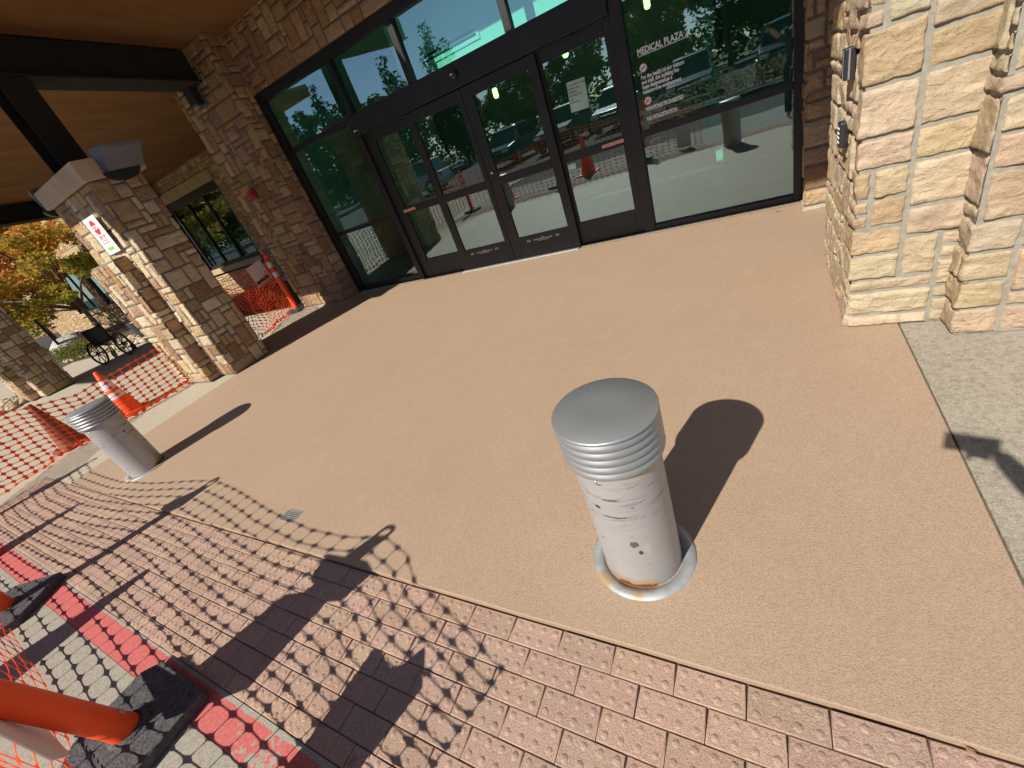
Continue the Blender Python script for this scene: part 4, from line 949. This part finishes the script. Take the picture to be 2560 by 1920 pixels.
b = MB(); rock(b, (0, 0, .22), (.85, .5, .42), random.Random(3)); tag(b.build('boulder', M['boulder'], loc=(-22.1, 5.45, .02)), 'pale grey boulder behind the juniper hedge', 'boulder')
jr = random.Random(5)
for (x, y, rx, ry, rz_, lb) in ((-19.7, 4.85, 1.8, .6, .45, 'low green juniper hedge left of the wheelchair'), (-16.6, 6.3, 1.3, .5, .35, 'low dry shrub behind the wheelchair'), (-27.5, 5.2, 1.8, .6, .4, 'low shrub at the far left of the bed')):
    t = thing('juniper_shrub', lb, 'shrub', (x, y, 0), 0, 'low shrubs in the planting bed'); mb = MB()
    cs = [(Vector((jr.uniform(-rx, rx)*.8, jr.uniform(-ry, ry)*.8, rz_*.55)), (rx*.3, ry*.5, rz_*.55)) for _ in range(16)]
    leaves(mb, cs, 5000, .035, lambda p, r: tuple(c*r.uniform(.5, 1.3) for c in r.choice([(.12, .17, .04), (.20, .22, .06), (.20, .12, .05)])), jr); mb.build('foliage', M['leaf'], t)
    MB().tube([(0, 0, 0), (0, 0, rz_)], .03, 6).build('stem', M['bark'], t)
t = thing('path_post', 'thin dark green metal post standing by the boulder', 'post', (-21.86, 5.0, 0)); MB().box(-.035, .035, -.035, .035, 0, 1.5).build('shaft', M['alu'], t, bevel=.004); MB().box(-.08, .08, -.08, .08, 0, .02).build('foot', M['alu'], t)
t = thing('planter_pot', 'dark blue round pot partly hidden behind the near column', 'pot', (-15.3, 5.35, .0)); MB().lathe([(.24, 0), (.34, .25), (.37, .52), (.39, .54), (.39, .60), (.35, .60), (.33, .52)], 32, cap1=True).build('pot', plain('dark_glazed_pot', (.03, .035, .055), .35), t); MB().lathe([(.33, .53), (.2, .55)], 20, cap0=False).build('soil', M['soil'], t)
# ================================================================ wheelchair
def wheelchair(x, y, rz):
    t = thing('wheelchair', 'empty black folding wheelchair parked on the walkway facing away', 'wheelchair', (x, y, 0), rz)
    for s in (-1, 1):      # local +Y is forward, wheels left and right
        X = s*.31; R = Matrix.Translation((X, 0, .305)) @ Matrix.Rotation(PI/2, 4, 'Y')
        w_ = MB(); w_.tube([tuple(R @ Vector((.29*math.cos(a), .29*math.sin(a), 0))) for a in [2*PI*k/36 for k in range(36)]], .024, 8, closed=True); wo_ = w_.build('wheel', M['blackplastic'], t)
        r_ = MB(); r_.tube([tuple(R @ Vector((.255*math.cos(a), .255*math.sin(a), s*.035))) for a in [2*PI*k/36 for k in range(36)]], .008, 6, closed=True); r_.build('hand_rim', M['blackplastic'], wo_)
        sp = MB()
        for k in range(8): sp.tube([tuple(R @ Vector((.02*math.cos(k*PI/4), .02*math.sin(k*PI/4), 0))), tuple(R @ Vector((.285*math.cos(k*PI/4), .285*math.sin(k*PI/4), 0)))], .011, 6)
        sp.lathe([(.03, -.03), (.03, .03)], 14, M=R); sp.build('spokes', M['blackplastic'], wo_)
        R2 = Matrix.Translation((s*.25, .42, .10)) @ Matrix.Rotation(PI/2, 4, 'Y'); MB().lathe([(.09, -.014), (.098, -.008), (.098, .008), (.09, .014)], 24, M=R2).build('caster', M['blackplastic'], t)
        f_ = MB(); f_.tube([(s*.23, -.10, .93), (s*.23, -.06, .90), (s*.23, -.05, .5), (s*.23, -.04, .30)], .012, 8); f_.tube([(s*.23, -.06, .50), (s*.23, .40, .50), (s*.24, .50, .22), (s*.24, .52, .12)], .012, 8)
        f_.tube([(s*.23, -.04, .30), (s*.24, .44, .26)], .012, 8); f_.tube([(s*.25, .42, .28), (s*.25, .42, .12)], .012, 8); f_.build('side_frame', M['blackplastic'], t)
        MB().tube([(s*.23, -.22, .925), (s*.23, -.10, .93)], .018, 10).build('push_handle', M['blackplastic'], t)
        a_ = MB(); a_.box(s*.25-.028, s*.25+.028, .0, .30, .70, .735); a_.tube([(s*.25, .0, .5), (s*.25, .0, .71)], .009, 6); a_.tube([(s*.25, .29, .5), (s*.25, .29, .71)], .009, 6); a_.build('armrest', M['blackplastic'], t)
        MB().box(s*.13-.07, s*.13+.07, .50, .64, .10, .115, M=Matrix.Translation((0, 0, 0))).build('footrest', M['blackplastic'], t)
    c_ = MB(); c_.tube([(-.23, .1, .48), (.23, .12, .28)], .011, 8); c_.tube([(.23, .1, .48), (-.23, .12, .28)], .011, 8); c_.build('cross_brace', M['blackplastic'], t)
    vinyl = plain('black_vinyl_upholstery', (.012, .012, .013), .5)
    def sag(nm, fn):
        b = MB(); n_ = 8; g = [[fn(i/n_, j/n_) for i in range(n_+1)] for j in range(n_+1)]
        b.v = [p for row in g for p in row]; W_ = n_+1
        for j in range(n_):
            for i in range(n_): b.face((j*W_+i, j*W_+i+1, (j+1)*W_+i+1, (j+1)*W_+i), None, True)
        b.build(nm, vinyl, t, solid=.014)
    sag('backrest', lambda u, v: (-.235+.47*u, -.055-.045*math.sin(PI*u), .50+.41*v)); sag('seat', lambda u, v: (-.235+.47*u, -.05+.44*v, .505-.03*math.sin(PI*u)))
wheelchair(-14.35, 4.02, math.atan2(.72, .69))
# ================================================================ parked cars (seen in the reflections)
def suv(x, y, rz, col, lbl, s=1.0):
    t = thing('parked_car', lbl, 'car', (x, y, 0), rz, 'cars in the parking lot'); paint = plain('car_paint', col, .25, .3, .03, 2, 0)
    def loft(secs, nm, m, p=t, smooth=False):
        b = MB(); n_ = len(secs[0])
        for sct in secs: b.v += sct
        for i in range(len(secs)-1):
            for k in range(n_): b.face((i*n_+k, i*n_+(k+1) % n_, (i+1)*n_+(k+1) % n_, (i+1)*n_+k), None, smooth)
        b.face(tuple(range(n_-1, -1, -1))); b.face(tuple((len(secs)-1)*n_+k for k in range(n_))); return b.build(nm, m, p, bevel=.03, recalc=True)
    prof = [(-2.3, .32, .62, .80), (-2.2, .28, .98, .90), (-1.3, .26, 1.04, .93), (0, .26, 1.06, .94), (1.0, .26, 1.04, .93), (1.15, .26, 1.02, .93), (2.15, .28, .88, .88), (2.32, .32, .60, .78)]
    body = loft([[(yy_, a, lo) if 0 else (-w_, a, lo) , (w_, a, lo), (w_*1.0, a, hi-.12), (w_*.94, a, hi), (-w_*.94, a, hi), (-w_, a, hi-.12)] if 0 else [(-w_, a, lo), (w_, a, lo), (w_, a, hi-.12), (w_*.94, a, hi), (-w_*.94, a, hi), (-w_, a, hi-.12)] for a, lo, hi, w_ in prof], 'body', paint)
    loft([[(-w_*.86, a, 1.0), (w_*.86, a, 1.0), (w_*.74, a2, hi), (-w_*.74, a2, hi)] for a, a2, hi, w_ in ((-2.12, -1.85, 1.60, .92), (-1.0, -1.0, 1.68, .94), (.2, .2, 1.68, .94), (1.15, .45, 1.62, .92))], 'cabin_glass', plain('car_glass', (.012, .014, .016), .08, 0, .05, 2, 0))
    loft([[(-w_*.72, a, z0), (w_*.72, a, z0), (w_*.70, a, z0+.05), (-w_*.70, a, z0+.05)] for a, z0, w_ in ((-1.9, 1.59, .90), (-1.0, 1.675, .94), (.2, 1.675, .94), (.5, 1.61, .92))], 'roof', paint)
    for a in (-1.42, 1.42):
        for sd_ in (-1, 1):
            R = Matrix.Translation((sd_*.86, a, .36)) @ Matrix.Rotation(PI/2, 4, 'Y'); w_ = MB().lathe([(.22, -.115), (.34, -.11), (.36, -.08), (.36, .08), (.34, .11), (.22, .115)], 28, M=R).build('wheel', M['blackplastic'], t); MB().lathe([(.20, -.118), (.20, .118)], 14, M=R).build('rim', M['silver'], w_)
    for sd_ in (-1, 1):
        MB().box(sd_*.66-.17, sd_*.66+.17, 2.17, 2.32, .68, .82).build('headlight', plain('headlight_lens', (.7, .72, .75), .1, .3, .02, 2, 0), t, bevel=.02)
        MB().box(sd_*.76-.08, sd_*.76+.08, -2.31, -2.2, .70, .95).build('tail_light', M['horn'], t, bevel=.02); MB().box(sd_*1.02-.09, sd_*1.02+.09, .80, .92, 1.02, 1.16).build('mirror', paint, t, bevel=.02)
    MB().box(-.42, .42, 2.28, 2.35, .52, .74).build('grille', M['blackplastic'], t, bevel=.02); return t
for (x, y, rz, col, lb) in ((-8.6, -13.2, .0, (.03, .03, .035), 'black parked car facing the entrance, seen in the glass'), (-5.7, -13.4, .05, (.22, .23, .24), 'grey parked car beside the black one, seen in the glass'), (-2.5, -13.0, -.03, (.02, .03, .06), 'dark blue parked car, seen in the glass'),
                           (.9, -13.3, .02, (.05, .05, .05), 'charcoal parked car right of the blue one, seen in the glass'), (-11.8, -13.3, 0, (.04, .05, .05), 'dark green parked car, seen in the glass'), (-17.4, -11.0, 1.4, (.45, .46, .47), 'silver parked car turned sideways, seen in the glass')):
    suv(x, y, rz, col, lb)
# ================================================================ photographer, out of the frame to the right: only the shadow and reflection show
def skin(name, chain, m, parent=None, sub=2):
    """chain: list of (name, parent, pos, radius); one continuous skinned surface"""
    ix = {c[0]: i for i, c in enumerate(chain)}; me = bpy.data.meshes.new(name)
    me.from_pydata([c[2] for c in chain], [(ix[c[1]], i) for i, c in enumerate(chain) if c[1]], []); o = link(bpy.data.objects.new(name, me)); o.parent = parent
    md = o.modifiers.new('skin', 'SKIN'); 
    for i, c in enumerate(chain):
        r = c[3] if isinstance(c[3], tuple) else (c[3], c[3]); me.skin_vertices[0].data[i].radius = r
    me.skin_vertices[0].data[0].use_root = True
    s_ = o.modifiers.new('smooth', 'SUBSURF'); s_.levels = sub; s_.render_levels = sub
    me.materials.append(m); return o
px_, py_ = .62, -.46
per = thing('person', 'person in dark clothes holding up the phone that takes the picture', 'person', (px_, py_, 0))
skinm = plain('skin', (.55, .33, .24), .6, bump=0); cloth = plain('dark_shirt', (.03, .05, .06), .85, bump=.2); jean = plain('dark_jeans', (.03, .035, .06), .9, bump=.2)
body = skin('body', [('pelvis', None, (0, 0, .95), (.15, .11)), ('waist', 'pelvis', (0, .01, 1.10), (.14, .10)), ('chest', 'waist', (0, .02, 1.30), (.17, .115)), ('neck0', 'chest', (0, .02, 1.46), (.08, .07)), ('neck', 'neck0', (0, .03, 1.53), .05), ('head', 'neck', (-.01, .05, 1.62), (.075, .09)), ('crown', 'head', (-.01, .04, 1.71), (.07, .085)),
    ('shL', 'chest', (-.17, .03, 1.41), .062), ('elL', 'shL', (-.22, .14, 1.33), .05), ('wrL', 'elL', (-.385, .37, 1.51), .037), ('haL', 'wrL', (-.425, .42, 1.565), (.034, .022)),
    ('shR', 'chest', (.18, .02, 1.41), .062), ('elR', 'shR', (.25, -.03, 1.13), .045), ('wrR', 'elR', (.24, .10, .90), .030), ('haR', 'wrR', (.235, .13, .84), (.036, .020)),
    ('hipL', 'pelvis', (-.10, 0, .90), .10), ('knL', 'hipL', (-.11, .04, .49), .065), ('anL', 'knL', (-.11, 0, .09), .045), ('toL', 'anL', (-.13, .16, .04), (.045, .03)),
    ('hipR', 'pelvis', (.10, 0, .90), .10), ('knR', 'hipR', (.11, .03, .49), .065), ('anR', 'knR', (.12, -.03, .09), .045), ('toR', 'anR', (.14, .13, .04), (.045, .03))], skinm, per)
def limb(nm, pts, rs, m): 
    b = MB(); b.tube(pts, rs, 16); o = b.build(nm, m, per); return o
limb('shirt', [(0, 0, .93), (0, .01, 1.10), (0, .02, 1.28), (0, .02, 1.40), (0, .02, 1.49)], [.175, .165, .195, .19, .08], cloth)
for s, el, wr in ((-1, (-.22, .14, 1.33), (-.29, .24, 1.405)), (1, (.25, -.03, 1.13), (.245, .03, 1.01))): limb('sleeve', [(s*.12, .02, 1.43), (s*.18, .03, 1.40), el, wr], [.07, .085, .062, .052], cloth)
for s in (-1, 1): limb('trouser_leg', [(s*.09, 0, .98), (s*.10, .01, .85), (s*.11, .035, .49), (s*.115, 0, .10)], [.12, .12, .085, .07], jean)
hm = MB(); hm.lathe([(.0, 1.60), (.085, 1.60), (.098, 1.68), (.085, 1.76), (.05, 1.80), (.001, 1.81)], 20, c=(-.01, .02, 0)); hm.build('hair', plain('dark_hair', (.03, .02, .015), .8), per)
for k in range(4):
    a = (-.455-.006*k, .425-.004*k, 1.60-.018*k+.01); skin('finger', [('r', None, (-.44, .415, 1.575-.014*k), .009), ('a', 'r', (-.475, .432, 1.585-.016*k), .0085), ('b', 'a', (-.500, .428, 1.583-.016*k), .008), ('c', 'b', (-.507, .412, 1.580-.016*k), .007)], skinm, per, 1)
skin('thumb', [('r', None, (-.435, .405, 1.56), .011), ('a', 'r', (-.455, .395, 1.595), .010), ('b', 'a', (-.478, .402, 1.618), .008)], skinm, per, 1)
ph = thing('phone', 'black phone held sideways by the person', 'phone', (.125, -.035, 1.60), -.25)
MB().box(-.078, .078, -.0045, .0045, -.043, .043).build('phone_body', M['blackplastic'], ph, bevel=.003)
